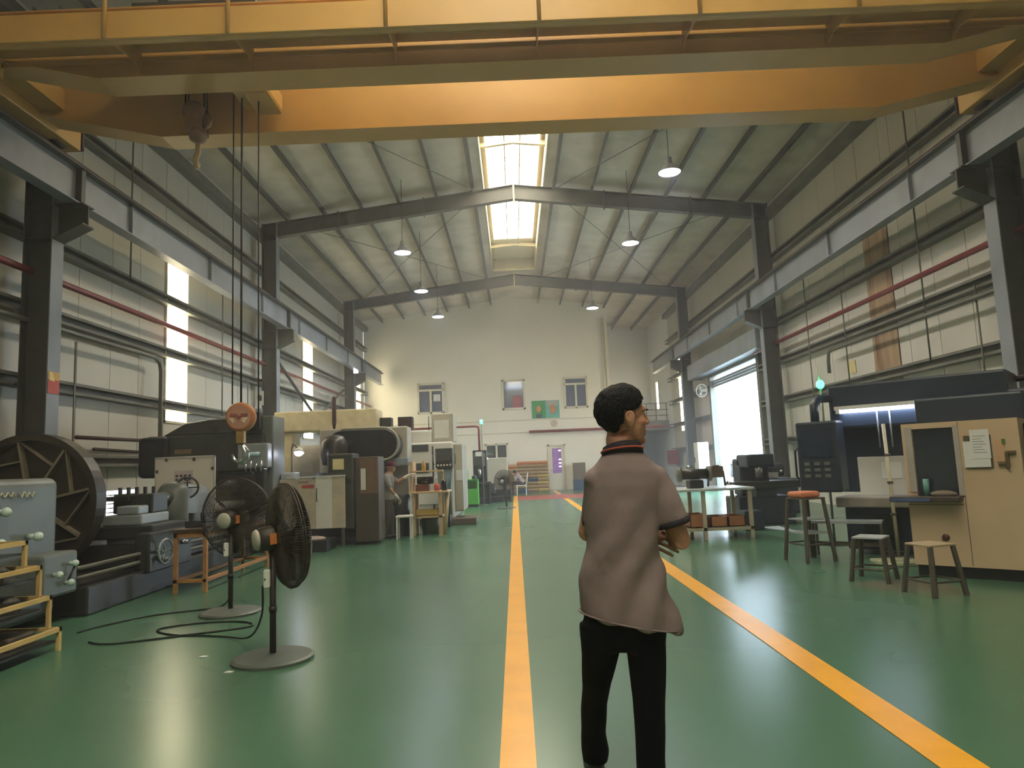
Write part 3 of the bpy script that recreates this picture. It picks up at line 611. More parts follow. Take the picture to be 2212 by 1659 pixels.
MB().cyl((-4.7, 6.32, 0.86), (-4.7, 6.24, 1.2), 0.016).build('lever', lathegr, hs, True); MB().cyl((-4.735, 6.32, 1.14), (-4.7, 6.32, 1.14), 0.08, n=18).build('dial', lathegr, hs, True)
# cream script badge on the headstock
bd = MB()
def zz(t): return (-4.728, 6.42 + t * 0.46, 1.285 + 0.028 * math.sin(t * 40) * (1 if (t * 7) % 1 < 0.8 else 0.1))
bd.tube([zz(i / 60) for i in range(28)], 0.007, 5).tube([zz(i / 60) for i in range(32, 60)], 0.007, 5)
bd.build('script_badge', M('cream enamel', (206, 200, 170), 0.4), hs, True)
gb = B(-4.95, -4.52, 6.72, 7.26, 0.28, 0.7).build('feed_gearbox', midgrey, la, bevel=0.03)
for y, z in ((6.88, 0.5), (7.06, 0.4), (7.12, 0.58)):
    MB().cyl((-4.52, y, z), (-4.47, y, z), 0.02).ball((-4.46, y, z), 0.034, 12).build('knob', M('pale green knob', (206, 226, 214), 0.25), gb, True)
MB().cyl((-4.5, 7.06, 0.4), (-4.47, 7.14, 0.56), 0.012).build('lever', lathegr, gb, True)
MB().cyl((-5.73, 7.2, 1.16), (-5.73, 8.2, 1.16), 0.24, n=24).build('spindle', lathegr, la, True)
fpm = M('dark oily cast faceplate', (64, 58, 48), 0.42, 0.3, 0.2, 5, dirt=(44, 36, 28))
fp = MB().lathe([(0.12, 0), (0.74, 0.0), (0.74, -0.1), (0.82, -0.1), (0.82, 0.1), (0.12, 0.1)], (-5.73, 8.3, 1.16), (0, 1, 0), 56).build('faceplate', fpm, la, False)
fpr = M('worn rib edge', (150, 138, 114), 0.45, 0.3, 0.2, 6)
for k in range(8):
    a = k * PI / 4 + 0.2; c, s_ = math.cos(a), math.sin(a); m = MB()
    p0 = V(-5.73 + 0.22*c, 8.22, 1.16 + 0.22*s_); p1 = V(-5.73 + 0.74*c, 8.22, 1.16 + 0.74*s_)
    d = (p1 - p0).normalized(); n_ = V(-d.z, 0, d.x) * 0.014
    m.add([p0-n_, p0+n_, p1+n_, p1-n_] + [q + V(0, 0.09, 0) for q in (p0-n_, p0+n_, p1+n_, p1-n_)], [(0,1,2,3),(7,6,5,4),(0,4,5,1),(1,5,6,2),(2,6,7,3),(3,7,4,0)]); m.build('rib', fpr, fp)
    a2 = a + PI/8; q0 = p0 + (p1-p0)*0.55; q1 = V(-5.73 + 0.75*math.cos(a + PI/4), 8.23, 1.16 + 0.75*math.sin(a + PI/4)); d = (q1 - q0).normalized(); n_ = V(-d.z, 0, d.x) * 0.009
    m = MB(); m.add([q0-n_, q0+n_, q1+n_, q1-n_] + [q + V(0, 0.06, 0) for q in (q0-n_, q0+n_, q1+n_, q1-n_)], [(0,1,2,3),(7,6,5,4),(0,4,5,1),(1,5,6,2),(2,6,7,3),(3,7,4,0)]); m.build('rib', fpr, fp)
MB().lathe([(0.02, -0.16), (0.2, -0.16), (0.26, -0.1), (0.26, 0.0), (0.02, 0)], (-5.73, 8.3, 1.16), (0, 1, 0), 28).build('hub', fpm, fp, True)
for k in range(4):
    a = k*PI/2 + 0.6; B(-5.73 + 0.55*math.cos(a) - 0.07, -5.73 + 0.55*math.cos(a) + 0.07, 8.4, 8.55, 1.16 + 0.55*math.sin(a) - 0.06, 1.16 + 0.55*math.sin(a) + 0.06).build('jaw', lathegr, fp, bevel=0.01)
sd = B(-5.35, -4.52, 8.72, 9.6, 0.66, 0.82).build('saddle', lathegr, la, bevel=0.02)
ap = B(-4.62, -4.44, 8.5, 9.6, 0.26, 0.74).build('apron', lathegr, la, bevel=0.02)
for y, z in ((8.7, 0.42), (8.85, 0.38), (9.3, 0.55)): MB().cyl((-4.44, y, z), (-4.38, y, z), 0.03).ball((-4.37, y, z), 0.03).build('knob', brightst, ap, True)
wh = MB().ring((-4.33, 8.68, 0.5), 0.145, 0.014, (1, -0.1, 0), 32); wh.cyl((-4.44, 8.68, 0.5), (-4.33, 8.68, 0.5), 0.02)
for k in range(3): wh.cyl((-4.34, 8.68, 0.5), (-4.33, 8.68 + 0.14*math.cos(k*2.1), 0.5 + 0.14*math.sin(k*2.1)), 0.008, n=6)
wh.build('apron_handwheel', ltgrey, ap, True)
B(-5.2, -4.7, 8.8, 9.5, 0.82, 0.95).build('cross_slide', ltgrey, la, bevel=0.02)
B(-5.02, -4.74, 8.8, 9.05, 0.95, 1.06).build('compound_slide', ltgrey, la, bevel=0.02)
tp = B(-5.24, -4.72, 9.1, 9.5, 0.95, 1.2).build('tool_post', lathegr, la, bevel=0.02)
for k in range(5): MB().cyl((-5.2 + k*0.11, 9.2, 1.2), (-5.2 + k*0.11, 9.2, 1.29), 0.026, n=6).build('bolt', lathegr, tp)
B(-5.4, -5.0, 9.02, 9.14, 1.12, 1.18).build('tool_bar', lathegr, tp)
ts = MB().loft([((-5.05, 10.2, 0.95), (0.2, 0, 0), (0, 0, 0.34)), ((-5.05, 10.3, 0.97), (0.24, 0, 0), (0, 0, 0.36)), ((-5.05, 11.0, 0.95), (0.26, 0, 0), (0, 0, 0.33)), ((-5.05, 11.1, 0.93), (0.22, 0, 0), (0, 0, 0.3))], 20, 0.6).build('tailstock', midgrey, la, True)
MB().cyl((-5.05, 9.75, 1.12), (-5.05, 10.3, 1.12), 0.07).build('quill', brightst, ts, True)
th = MB().ring((-4.86, 10.35, 1.24), 0.15, 0.016, (0.35, -1, 0.05), 30)
for k in range(4): th.cyl((-4.86, 10.35, 1.24), V(-4.86, 10.35, 1.24) + (frame(V(0.35, -1, 0.05))[0]*math.cos(k*PI/2) + frame(V(0.35, -1, 0.05))[1]*math.sin(k*PI/2))*0.15, 0.012, n=6)
th.build('tailstock_handwheel', lathegr, ts, True)
for z in (0.4, 0.5): MB().cyl((-4.56, 7.3, z), (-4.56, 11.7, z), 0.022).build('feed_rod', greypipe, la, True)
# acrylic guard with notice
ag = thing('acrylic_guard', 'milky acrylic splash guard in a pale frame with a printed notice', 'guard', (-5.2, 11.35, 0))
milky = glass_mat('milky acrylic', (246, 238, 222), 0.95)
x0, x1, z0, z1, y = -5.84, -4.86, 0.72, 1.73, 11.3
fr = MB().box(x0, x0+0.03, y, y+0.03, 0.66, z1).box(x1-0.03, x1, y, y+0.03, 0.66, z1).box(x0, x1, y, y+0.03, z1-0.03, z1).box(x0, x1, y, y+0.03, z0, z0+0.03); fr.build('guard_frame', M('pale frame paint', (206, 204, 194), 0.4), ag, bevel=0.004)
B(x0+0.03, x1-0.03, y+0.012, y+0.018, z0+0.03, z1-0.03).build('acrylic_sheet', milky, ag)
for px, pz_ in ((-5.65, 1.68), (-5.2, 1.68), (-5.8, 1.5), (-4.9, 1.52), (-5.1, 0.78)): B(px-0.02, px+0.02, y-0.01, y, pz_-0.025, pz_+0.025).build('clip', brownc, ag)
nt_ = B(-5.52, -5.22, y+0.005, y+0.011, 1.1, 1.5).build('notice', M('pinkish notice paper', (214, 200, 196), 0.7), ag)
for r_ in range(3):
    for c_ in range(4):
        if (r_, c_) not in ((2, 0), (2, 1)): B(-5.5 + c_*0.07, -5.46 + c_*0.07, y+0.002, y+0.004, 1.4 - r_*0.06, 1.435 - r_*0.06).build('printed_mark', inkm, nt_)
# stepped yellow rack in the foreground
rk = thing('stepped_rack', 'pale yellow stepped steel rack holding dark metal parts beside the lathe headstock', 'rack', (-4.3, 5.4, 0))
rs_ = [(-3.85, 0.19), (-3.94, 0.45), (-4.03, 0.70), (-4.16, 0.91)]
for i, (x, z) in enumerate(rs_):
    B(x - 0.03, x, 4.3, 5.99, z - 0.035, z).build('front_bar', yellowp, rk)
    zb = 0.0 if i == 0 else rs_[i-1][1] - 0.02
    B(x - 0.03, x, 5.96, 5.99, zb, z).build('upright', yellowp, rk); B(x - 0.03, x, 4.3, 4.33, zb, z).build('upright', yellowp, rk)
    B(-4.62, x, 5.965, 5.985, z - 0.03, z).build('side_bar', yellowp, rk)
    B(-4.6, x - 0.03, 4.33, 5.96, z - 0.12, z - 0.1).build('shelf_tray', lathegr, rk)
B(-4.65, -4.62, 5.96, 5.99, 0, 0.92).build('upright', yellowp, rk); B(-4.65, -4.62, 4.3, 4.33, 0, 0.92).build('upright', yellowp, rk)
for i, (yy, z, kind) in enumerate(((5.72, 0.09, 0), (5.3, 0.09, 1), (5.75, 0.35, 1), (5.35, 0.35, 0), (5.7, 0.6, 1), (5.4, 0.6, 1))):
    x = -4.12 - (z - 0.09)*0.25
    lab = ['rusty steel bar lying on the lowest shelf of the yellow rack', 'dark steel drum standing on the lowest shelf of the yellow rack', 'short steel drum on the second shelf of the yellow rack', 'square steel block on the second shelf of the yellow rack', 'steel drum on the third shelf nearest the lathe gearbox', 'steel drum on the third shelf of the yellow rack'][i]
    if kind == 0:
        o = B(x - 0.13, x + 0.13, yy - 0.16, yy + 0.16, z, z + 0.1).build('steel_block', M('rusty scrap steel', (98, 86, 70), 0.5, 0.4, 0.3, 8), None, bevel=0.012)
    else: o = MB().lathe([(0.05, 0), (0.12, 0.0), (0.12, 0.1), (0.08, 0.13), (0.05, 0.13)], (x, yy, z), n=18).build('steel_drum', M('dull dark steel', (76, 74, 64), 0.45, 0.5, 0.3, 8), None, False)
    tag(o, lab, 'metal part')
# orange angle iron work table with clutter
wt = thing('angle_iron_table', 'orange painted angle iron table beside the lathe bed', 'table', (-4.1, 9.6, 0))
for x in (-4.2, -3.84):
    for y in (8.6, 10.7): B(x, x + 0.045, y, y + 0.045, 0, 0.72).build('leg', woodm, wt)
B(-4.22, -3.78, 8.58, 10.77, 0.72, 0.76).build('table_top', M('oily brown table top', (78, 58, 40), 0.5, dirt=(40, 34, 28)), wt)
for z in (0.12,):
    B(-4.2, -3.8, 8.6, 8.64, z, z+0.04).build('rail', woodm, wt); B(-4.2, -3.8, 10.7, 10.74, z, z+0.04).build('rail', woodm, wt); B(-3.84, -3.8, 8.6, 10.74, z, z+0.04).build('rail', woodm, wt); B(-4.2, -4.16, 8.6, 10.74, z, z+0.04).build('rail', woodm, wt)
B(-3.84, -3.8, 8.6, 10.74, 0.66, 0.72).build('rail', woodm, wt); B(-4.2, -3.8, 8.6, 8.64, 0.66, 0.72).build('rail', woodm, wt)
for lab, nm, mk in (('dark cast vice on the orange table', 'machine_vice', B(-4.18, -3.92, 8.85, 9.1, 0.76, 0.84).box(-4.15, -4.1, 8.88, 9.07, 0.84, 0.94).box(-4.0, -3.95, 8.88, 9.07, 0.84, 0.94)),
                    ('row of dark tool bits in a tray on the orange table', 'tool_tray', B(-4.2, -3.85, 9.3, 9.9, 0.76, 0.775).box(-4.2, -4.18, 9.3, 9.9, 0.775, 0.83).box(-3.87, -3.85, 9.3, 9.9, 0.775, 0.83)),
                    ('steel chuck lying flat on the orange table', 'chuck', MB().lathe([(0.03, 0), (0.15, 0), (0.15, 0.09), (0.06, 0.1), (0.06, 0.13), (0.03, 0.13)], (-4.02, 10.3, 0.76), n=20))):
    tag(mk.build(nm, lathegr, None, False, bevel=0.004), lab, 'tool')
def spl(pts, k=8):
    P = [V(q) for q in pts]; out = []
    for i in range(len(P) - 1):
        a, b, c, d = P[max(0, i-1)], P[i], P[i+1], P[min(len(P)-1, i+2)]
        for j in range(k):
            t = j / k; q = 0.5*((2*b) + (c - a)*t + (2*a - 5*b + 4*c - d)*t*t + (3*b - a - 3*c + d)*t**3); q.z = max(q.z, 0.008); out.append(q)
    return out + [P[-1]]
# ------------------------------------------------------------------ pedestal fans
fanb = M('dark fan enamel', (52, 46, 38), 0.5, 0.2, 0.1, 8)
cagem = M('grey brown wire', (70, 62, 50), 0.5, 0.3)
def fan(loc, z_hub, R, yaw, tilt, label, base_r=0.3, box=True):
    t = thing('pedestal_fan', label, 'fan', loc); L_ = dict(local=True)
    MB().lathe([(0.03, 0.0), (base_r, 0.0), (base_r, 0.02), (base_r*0.93, 0.032), (0.05, 0.05), (0.03, 0.05)], n=40).build('base', M('grey green fan base', (96, 104, 94), 0.5, 0.2, 0.1, 6), t, **L_)
    MB().cyl((0, 0, 0.04), (0, 0, z_hub - 0.08), 0.024).cyl((0, 0, 0.35), (0, 0, 0.39), 0.03).build('pole', fanb, t, True, **L_)
    Rm = Matrix.Translation((0, 0, z_hub)) @ Matrix.Rotation(yaw, 4, 'Z') @ Matrix.Rotation(tilt, 4, 'X')
    def X(m, name, mat, sm=True):
        m.v = [Rm @ p for p in m.v]; return m.build(name, mat, t, sm, local=True)
    # fan axis along local +y, hub at origin
    X(MB().lathe([(0.05, -0.13), (0.085, -0.1), (0.095, -0.02), (0.09, 0.05), (0.05, 0.07)], (0, 0, 0), (0, 1, 0), 22), 'motor', fanb)
    X(MB().lathe([(0.03, -0.15), (0.07, -0.14), (0.08, -0.12), (0.07, -0.11)], (0, 0, 0), (0, 1, 0), 22), 'motor_cap', offw)
    X(B(0.085, 0.1, -0.05, 0.03, -0.04, 0.04), 'rating_label', orange, False)
    X(MB().lathe([(0.02, 0.05), (0.06, 0.06), (0.06, 0.13), (0.03, 0.15)], (0, 0.02, 0), (0, 1, 0), 18), 'hub', fanb)
    yc = 0.12
    for k in range(3):
        a = k*2*PI/3 + 0.4; m = MB(); n = 7; pts = []
        for i in range(n):
            r_ = 0.06 + (R - 0.1)*i/(n-1); wd = 0.5*(0.16 + 0.5*math.sin(PI*min(1, i/(n-1)*0.8 + 0.2)))*0.5
            for sgn in (-1, 1):
                ang = a + sgn*wd; pts.append(V(r_*math.cos(ang), yc + sgn*0.035, r_*math.sin(ang)))
        q = pts + [p + V(0, 0.004, 0) for p in pts]; N_ = len(pts); fs = []
        for i in range(n-1):
            b_ = 2*i; fs += [(b_, b_+1, b_+3, b_+2), (N_+b_, N_+b_+2, N_+b_+3, N_+b_+1), (b_, b_+2, N_+b_+2, N_+b_), (b_+1, N_+b_+1, N_+b_+3, b_+3)]
        m.add(q, fs); X(m, 'blade', M('dark brown blade', (44, 38, 32), 0.45, 0.2))
    for nm, y_rim, y_hub in (('rear_grille', 0.1, 0.0), ('front_grille', 0.12, 0.24)):
        m = MB(); nw = 124
        for k in range(nw):
            a = 2*PI*k/nw; pp = []
            for r_, f_ in ((0.06, 1.0), (0.3*R, 0.97), (0.7*R, 0.7), (0.93*R, 0.35), (R, 0.0)):
                pp.append(V(r_*math.cos(a), y_rim + (y_hub - y_rim)*f_, r_*math.sin(a)))
            m.tube(pp, 0.0028, 4)
        m.ring((0, y_rim, 0), R, 0.006, (0, 1, 0), 56, 6); m.ring((0, y_rim + (y_hub-y_rim)*0.83, 0), 0.5*R, 0.0025, (0, 1, 0), 40, 4); m.ring((0, y_rim + (y_hub-y_rim)*0.52, 0), 0.82*R, 0.0025, (0, 1, 0), 48, 4)
        X(m, nm, cagem)
    X(MB().cyl((0, 0.23, 0), (0, 0.245, 0), 0.065, n=22), 'badge', brightst)
    if box:
        bx = B(-0.055, -0.005, -0.06, -0.025, z_hub - 0.37, z_hub - 0.23).build('switch_box', plast, t, bevel=0.012, **L_)
        B(-0.045, -0.035, -0.064, -0.06, z_hub - 0.31, z_hub - 0.295).build('switch', inkm, bx, **L_)
    return t
fan((-1.88, 5.41, 0), 0.9, 0.4, math.radians(-54), math.radians(4), 'tall pedestal fan with round floor base turned sideways on the green floor')
fan((-2.95, 7.25, 0), 0.94, 0.41, math.radians(-12), math.radians(3), 'tall pedestal fan in front of the orange angle iron table')
fan((-0.33, 22.4, 0), 0.86, 0.36, math.radians(150), 0, 'distant pedestal fan standing on the yellow line near the white chair', 0.3, False)
MB_c = MB().tube(spl([(-1.94, 5.36, 0.55), (-2.0, 5.5, 0.3), (-2.25, 5.9, 0.06), (-2.6, 6.2, 0.008), (-3.1, 6.35, 0.008), (-3.35, 6.6, 0.008), (-3.05, 6.8, 0.008), (-2.65, 6.78, 0.008), (-2.5, 6.55, 0.008), (-3.0, 6.3, 0.008), (-3.5, 6.1, 0.008), (-3.75, 6.2, 0.008)]), 0.008, 6)
tag(MB_c.build('power_cable', cable, None, True), 'black power cable looping across the green floor between the two fans', 'cable')
MB_c = MB().tube(spl([(-2.98, 7.3, 0.6), (-3.02, 7.45, 0.2), (-3.2, 7.5, 0.008), (-3.7, 7.3, 0.008), (-4.0, 6.9, 0.008), (-4.1, 6.6, 0.008)]), 0.008, 6)
tag(MB_c.build('power_cable', cable, None, True), 'black power cable running from the rear fan toward the lathe', 'cable')
for x, y, l in ((-2.47, 5.56, 'scrap of white paper on the floor between the rack and the fan base'), (-2.09, 5.11, 'tiny white paper scrap beside the fan base')):
    tag(MB().prism([(x-0.03, y-0.012), (x+0.02, y-0.02), (x+0.035, y+0.01), (x-0.01, y+0.022)], 'z', 0.001, 0.008).build('paper_scrap', paper, None), l, 'litter')
# ------------------------------------------------------------------ dark boring mill behind the guard
bm_ = thing('boring_mill', 'large dark grey boring mill with a hooded cross beam behind the lathe', 'machine', (-5.6, 12.9, 0))
B(-7.0, -4.43, 12.6, 13.4, 0, 0.55).build('base', lathegr, bm_, bevel=0.03)
B(-6.75, -4.55, 12.7, 13.3, 1.42, 2.16).build('cross_beam', dkgrn, bm_, bevel=0.06, seg=3)
B(-6.85, -6.3, 12.62, 13.35, 1.4, 2.14).build('beam_end_cover', blackm, bm_, bevel=0.08, seg=3)
MB().prism([(-6.5, 2.14), (-4.7, 2.14), (-4.75, 2.44), (-5.6, 2.44), (-6.05, 2.38)], 'y', 12.75, 13.25).build('hood', dkgrn, bm_, bevel=0.04)
cb = B(-4.95, -4.42, 12.75, 13.4, 0.55, 2.46).build('column', midgrey, bm_, bevel=0.03)
B(-5.0, -4.6, 12.55, 12.76, 2.18, 2.52).build('motor_box', blackm, cb, bevel=0.03)
B(-4.98, -4.44, 12.5, 12.75, 1.5, 1.95).build('spindle_head', ltgrey, cb, bevel=0.03)
MB().cyl((-4.85, 12.42, 1.75), (-4.55, 12.42, 1.75), 0.04).build('glass_gauge', M('pale blue gauge glass', (176, 214, 220), 0.1), cb, True)
B(-5.6, -4.6, 12.3, 12.7, 0.95, 1.45).build('saddle', blackm, bm_, bevel=0.05)
MB().cyl((-5.0, 12.3, 1.2), (-5.0, 11.95, 1.2), 0.13, n=20).build('spindle_nose', lathegr, bm_, True)
B(-5.7, -4.6, 12.0, 12.7, 0.55, 0.8).build('table', lathegr, bm_, bevel=0.02)
for k in range(4): MB().cyl((-4.75 + k*0.09, 12.3, 1.45), (-4.75 + k*0.09, 12.3, 1.58 + 0.05*(k % 2)), 0.02).build('lever', brightst, bm_, True)
B(-4.78, -4.45, 12.35, 12.55, 0.8, 1.5).build('control_column', blackm, bm_, bevel=0.02)
B(-6.2, -5.9, 12.69, 12.7, 1.82, 1.9).build('maker_plate', M('dull brass plate', (150, 130, 92), 0.4, 0.4), bm_)
# ------------------------------------------------------------------ white splash guard cabinet
sg_ = thing('splash_guard', 'white and beige sheet metal splash guard with a red label', 'guard', (-4.0, 13.3, 0))
B(-4.39, -3.72, 13.0, 13.04, 0.35, 1.27).build('beige_panel', M('beige sheet metal', (206, 192, 170), 0.45), sg_, bevel=0.006)
dp = B(-3.72, -3.42, 12.99, 13.04, 0.35, 1.31).build('white_door', plast, sg_, bevel=0.006)
MB().tube([(-3.69, 13.0, 0.85), (-3.69, 12.95, 0.86), (-3.69, 12.95, 1.08), (-3.69, 13.0, 1.09)], 0.01).build('handle', steel, dp, True)
B(-3.42, -3.18, 13.0, 13.04, 0.35, 1.31).build('beige_panel', M('beige sheet metal', (206, 192, 170), 0.45), sg_, bevel=0.006)
B(-3.98, -3.75, 12.994, 12.999, 1.1, 1.16).build('red_label', M('red print label', (186, 78, 66), 0.6), sg_)
B(-4.04, -3.85, 12.994, 12.999, 1.19, 1.23).build('grey_label', M('grey print label', (150, 134, 126), 0.6), sg_)
B(-4.25, -3.18, 12.98, 13.06, 1.29, 1.32).build('top_rail', whitem, sg_)
for x in (-4.36, -3.95, -3.25): B(x, x + 0.05, 13.01, 13.06, 0, 0.4).build('leg', steel, sg_)
tag(B(-4.4, -4.12, 13.1, 13.35, 0.0, 1.4).build('switch_cabinet', M('pale blue grey cabinet', (176, 186, 192), 0.45), None, bevel=0.015), 'small pale blue grey cabinet just behind the beige splash guard', 'cabinet')
wl_ = thing('work_lamp', 'glowing machine work lamp on a jointed arm over the splash guard', 'lamp', (-4.1, 13.35, 0))
MB().tube([(-4.32, 13.5, 0.0), (-4.32, 13.5, 1.85), (-4.28, 13.44, 1.95), (-4.16, 13.36, 1.86)], 0.014).build('arm', steel, wl_, True)
MB().lathe([(0.03, 0.08), (0.06, 0.06), (0.1, -0.02), (0.09, -0.02), (0.05, 0.05)], (-4.13, 13.35, 1.79), (0, 0.35, 1), 20).build('shade', plast, wl_, True)
MB().ball((-4.13, 13.32, 1.77), (0.085, 0.06, 0.065)).build('bulb', lampglow, wl_, True)
tag(MB().lathe([(0.1, 0), (0.55, 0), (0.55, 0.9), (0.5, 1.0), (0.1, 1.0)], (-4.6, 16.2, 1.0), (0, 0, 1), 28).build('coolant_tank', M('pale grey tank', (176, 170, 158), 0.45), None, True), 'round pale grey tank standing behind the work lamp', 'tank')
# ------------------------------------------------------------------ dark milling centre with capsule shaped hood
mc = thing('milling_centre', 'dark milling centre with capsule shaped hood, control panel and brown cabinet', 'machine', (-3.2, 14.0, 0))
B(-4.1, -2.95, 13.6, 15.3, 0.12, 0.75).build('base', lathegr, mc, bevel=0.03)
B(-4.15, -2.9, 13.5, 15.4, 0, 0.12).build('foot', blackm, mc)
B(-3.05, -2.6, 13.25, 13.85, 0.05, 1.64).build('brown_cabinet', brownc, mc, bevel=0.02)
dd = B(-2.95, -2.62, 13.235, 13.25, 0.95, 1.6).build('cabinet_door', M('reddish brown door paint', (124, 96, 74), 0.5), mc, bevel=0.004)
B(-2.93, -2.84, 13.228, 13.234, 1.02, 1.42).build('taped_sheet', paper, dd)
cp = B(-3.56, -3.06, 13.2, 13.75, 0.3, 1.72).build('control_column', dkgrn, mc, bevel=0.04, seg=3)
B(-3.45, -3.24, 13.19, 13.2, 1.42, 1.62).build('cream_plate', M('cream plate', (226, 214, 160), 0.4), cp)
for k in range(8): MB().cyl((-3.47 + (k % 4)*0.1, 13.2, 1.18 - (k//4)*0.09), (-3.47 + (k % 4)*0.1, 13.18, 1.18 - (k//4)*0.09), 0.018, n=10).build('button', blackm if k else grnglow, cp)
MB().cyl((-3.72, 13.3, 1.2), (-3.72, 13.55, 1.2), 0.17, n=24).build('motor', slate, mc, True)
cap = MB()
ccx, ccz, hw, rr = -3.12, 1.91, 0.42, 0.3
poly = [(ccx + hw + rr*math.cos(a), ccz + rr*math.sin(a)) for a in [(-PI/2 + PI*i/14) for i in range(15)]] + [(ccx - hw + rr*math.cos(a), ccz + rr*math.sin(a)) for a in [(PI/2 + PI*i/14) for i in range(15)]]
cap.prism(poly, 'y', 14.25, 15.0); cap.build('capsule_hood', blackm, mc, bevel=0.02)
rimp = [(ccx + hw + (rr+0.03)*math.cos(a), 14.24, ccz + (rr+0.03)*math.sin(a)) for a in [(-PI/2 + PI*i/14) for i in range(15)]] + [(ccx - hw, 14.24, ccz + rr + 0.03)]
MB().tube([(ccx - hw, 14.24, ccz - rr - 0.03)] + rimp, 0.025).build('hood_rim', offw, mc, True)
MB().lathe([(0.05, -0.32), (0.24, -0.3), (0.28, -0.1), (0.26, 0.15), (0.18, 0.26), (0.04, 0.3)], (-3.62, 14.0, 1.82), (0, 0, 1), 24).build('spindle_motor', M('brown black motor enamel', (50, 46, 42), 0.35), mc, True)
B(-4.2, -2.3, 15.0, 15.6, 0.3, 2.3).build('rear_column', offw, mc, bevel=0.03)
B(-2.75, -2.25, 14.65, 15.0, 1.45, 1.62).build('way_cover', M('blue grey way cover', (136, 150, 162), 0.4), mc, bevel=0.02)
B(-4.05, -3.35, 12.35, 13.0, 0.0, 0.2).build('chip_tray', blackm, mc, bevel=0.01)
MB().ball((-3.7, 12.7, 0.2), (0.25, 0.2, 0.05)).build('swarf', M('pale pinkish swarf', (196, 178, 168), 0.5, 0.3, 0.3, 30, bump=0.8, bscale=60), mc, True)
tb = thing('cream_beam_machine', 'tall cream machine with a long overhead beam behind the capsule hood', 'machine', (-4.3, 16.5, 0))
B(-5.6, -3.2, 16.2, 17.0, 2.35, 2.82).build('overhead_beam', M('cream machine paint', (214, 202, 164), 0.5), tb, bevel=0.03)
for x in (-5.5, -3.55): B(x, x + 0.3, 16.3, 16.9, 0, 2.35).build('upright', M('cream machine paint', (214, 202, 164), 0.5), tb, bevel=0.02)
MB().lathe([(0.015, 0), (0.05, 0.2), (0.05, 0.75), (0.03, 0.8)], (-4.1, 15.85, 2.3), n=12).build('hanging_cone', railm, tb, True)
for i, (x, l) in enumerate(((-3.1, 'black box on top of the white machine behind the capsule hood'), (-2.6, 'brown black box on top of the white machine beside the aerial'))):
    tag(B(x - 0.17, x + 0.17, 16.6, 16.9, 2.3, 2.62).build('equipment_box', blackm if i == 0 else railm, None, bevel=0.01), l, 'box')
# ------------------------------------------------------------------ white machining centre
wm = thing('white_machining_centre', 'large white machining centre with dark windows and a hanging control pendant', 'machine', (-2.2, 18, 0))
B(-3.35, -1.5, 17.0, 19.4, 0.15, 2.0).build('enclosure', whitem, wm, bevel=0.05, seg=3)
B(-3.3, -1.6, 17.1, 19.3, 0, 0.15).build('base', blackm, wm)
B(-3.2, -2.05, 17.2, 19.2, 2.0, 2.3).build('upper_housing', whitem, wm, bevel=0.03)
B(-2.95, -2.1, 16.985, 17.0, 1.78, 1.95).build('window', dglass, wm); B(-2.9, -2.1, 16.985, 17.0, 1.26, 1.5).build('window', dglass, wm)
B(-3.0, -1.75, 16.97, 17.0, 0.5, 1.15).build('lower_panel', whitem, wm, bevel=0.01)
B(-2.02, -1.98, 16.99, 17.0, 0.3, 1.9).build('door_seam', inkm, wm)
B(-2.05, -1.5, 17.3, 18.2, 2.0, 2.72).build('tool_changer_tower', offw, wm, bevel=0.03)
B(-1.98, -1.62, 17.28, 17.3, 2.1, 2.55).build('tower_panel', whitem, wm)
pn = B(-1.84, -1.44, 16.1, 16.32, 1.36, 1.82).build('control_pendant', dkgrn, wm, bevel=0.02)
B(-1.79, -1.49, 16.09, 16.1, 1.52, 1.78).build('screen', dglass, pn)
for k in range(5): MB().cyl((-1.78 + k*0.07, 16.08, 1.43), (-1.78 + k*0.07, 16.1, 1.43), 0.02, n=8).build('button', plast, pn)
for x in (-1.88, -1.4): MB().tube([(x, 16.2, 1.45), (x - 0.02*(1 if x < -1.6 else -1), 16.15, 1.5), (x - 0.02*(1 if x < -1.6 else -1), 16.15, 1.65), (x, 16.2, 1.7)], 0.012).build('grip', greypipe, pn, True)
MB().loft([((-1.64, 16.25, 0.3), (0.14, 0, 0), (0, 0.16, 0)), ((-1.64, 16.25, 0.9), (0.15, 0, 0), (0, 0.14, 0)), ((-1.64, 16.25, 1.36), (0.18, 0, 0), (0, 0.12, 0))], 16, 0.5).build('pendant_stand', M('mottled teal grey stand', (76, 98, 102), 0.5, var=0.35, scale=9), wm, True)
B(-1.72, -1.56, 16.3, 17.0, 0.15, 0.35).build('stand_foot', lathegr, wm)
B(-1.5, -1.28, 17.1, 18.5, 0.3, 1.95).build('side_door', offw, wm, bevel=0.04)
B(-1.45, -1.3, 17.08, 17.1, 1.05, 1.3).build('taped_sheet', paper, wm)
B(-1.62, -0.98, 16.8, 17.7, 0.0, 0.16).build('step_board', brownc, wm, bevel=0.02); B(-1.95, -1.55, 16.4, 16.9, 0.0, 0.42).build('coolant_box', lathegr, wm, bevel=0.02)
for k, (dx, h) in enumerate(((-2.9, 0.12), (-2.2, 0.16))): MB().tube([(dx, 18, 2.3), (dx, 18, 2.3 + h + 0.25)], 0.012).build('vent_stub', steel, wm, True)
w2 = thing('grey_turning_centre', 'grey white turning centre with an oval window and green signal lamp', 'machine', (-1.8, 21.5, 0))
B(-2.75, -1.72, 20.5, 23.0, 0.1, 2.0).build('enclosure', offw, w2, bevel=0.06, seg=3); B(-2.7, -1.77, 20.55, 22.95, 0, 0.1).build('foot', blackm, w2)
MB().loft([((-1.71, 21.3, 1.6), (0, 0.22, 0), (0, 0, 0.42)), ((-1.66, 21.3, 1.6), (0, 0.2, 0), (0, 0, 0.4))], 24).build('oval_window', brownc, w2, True)
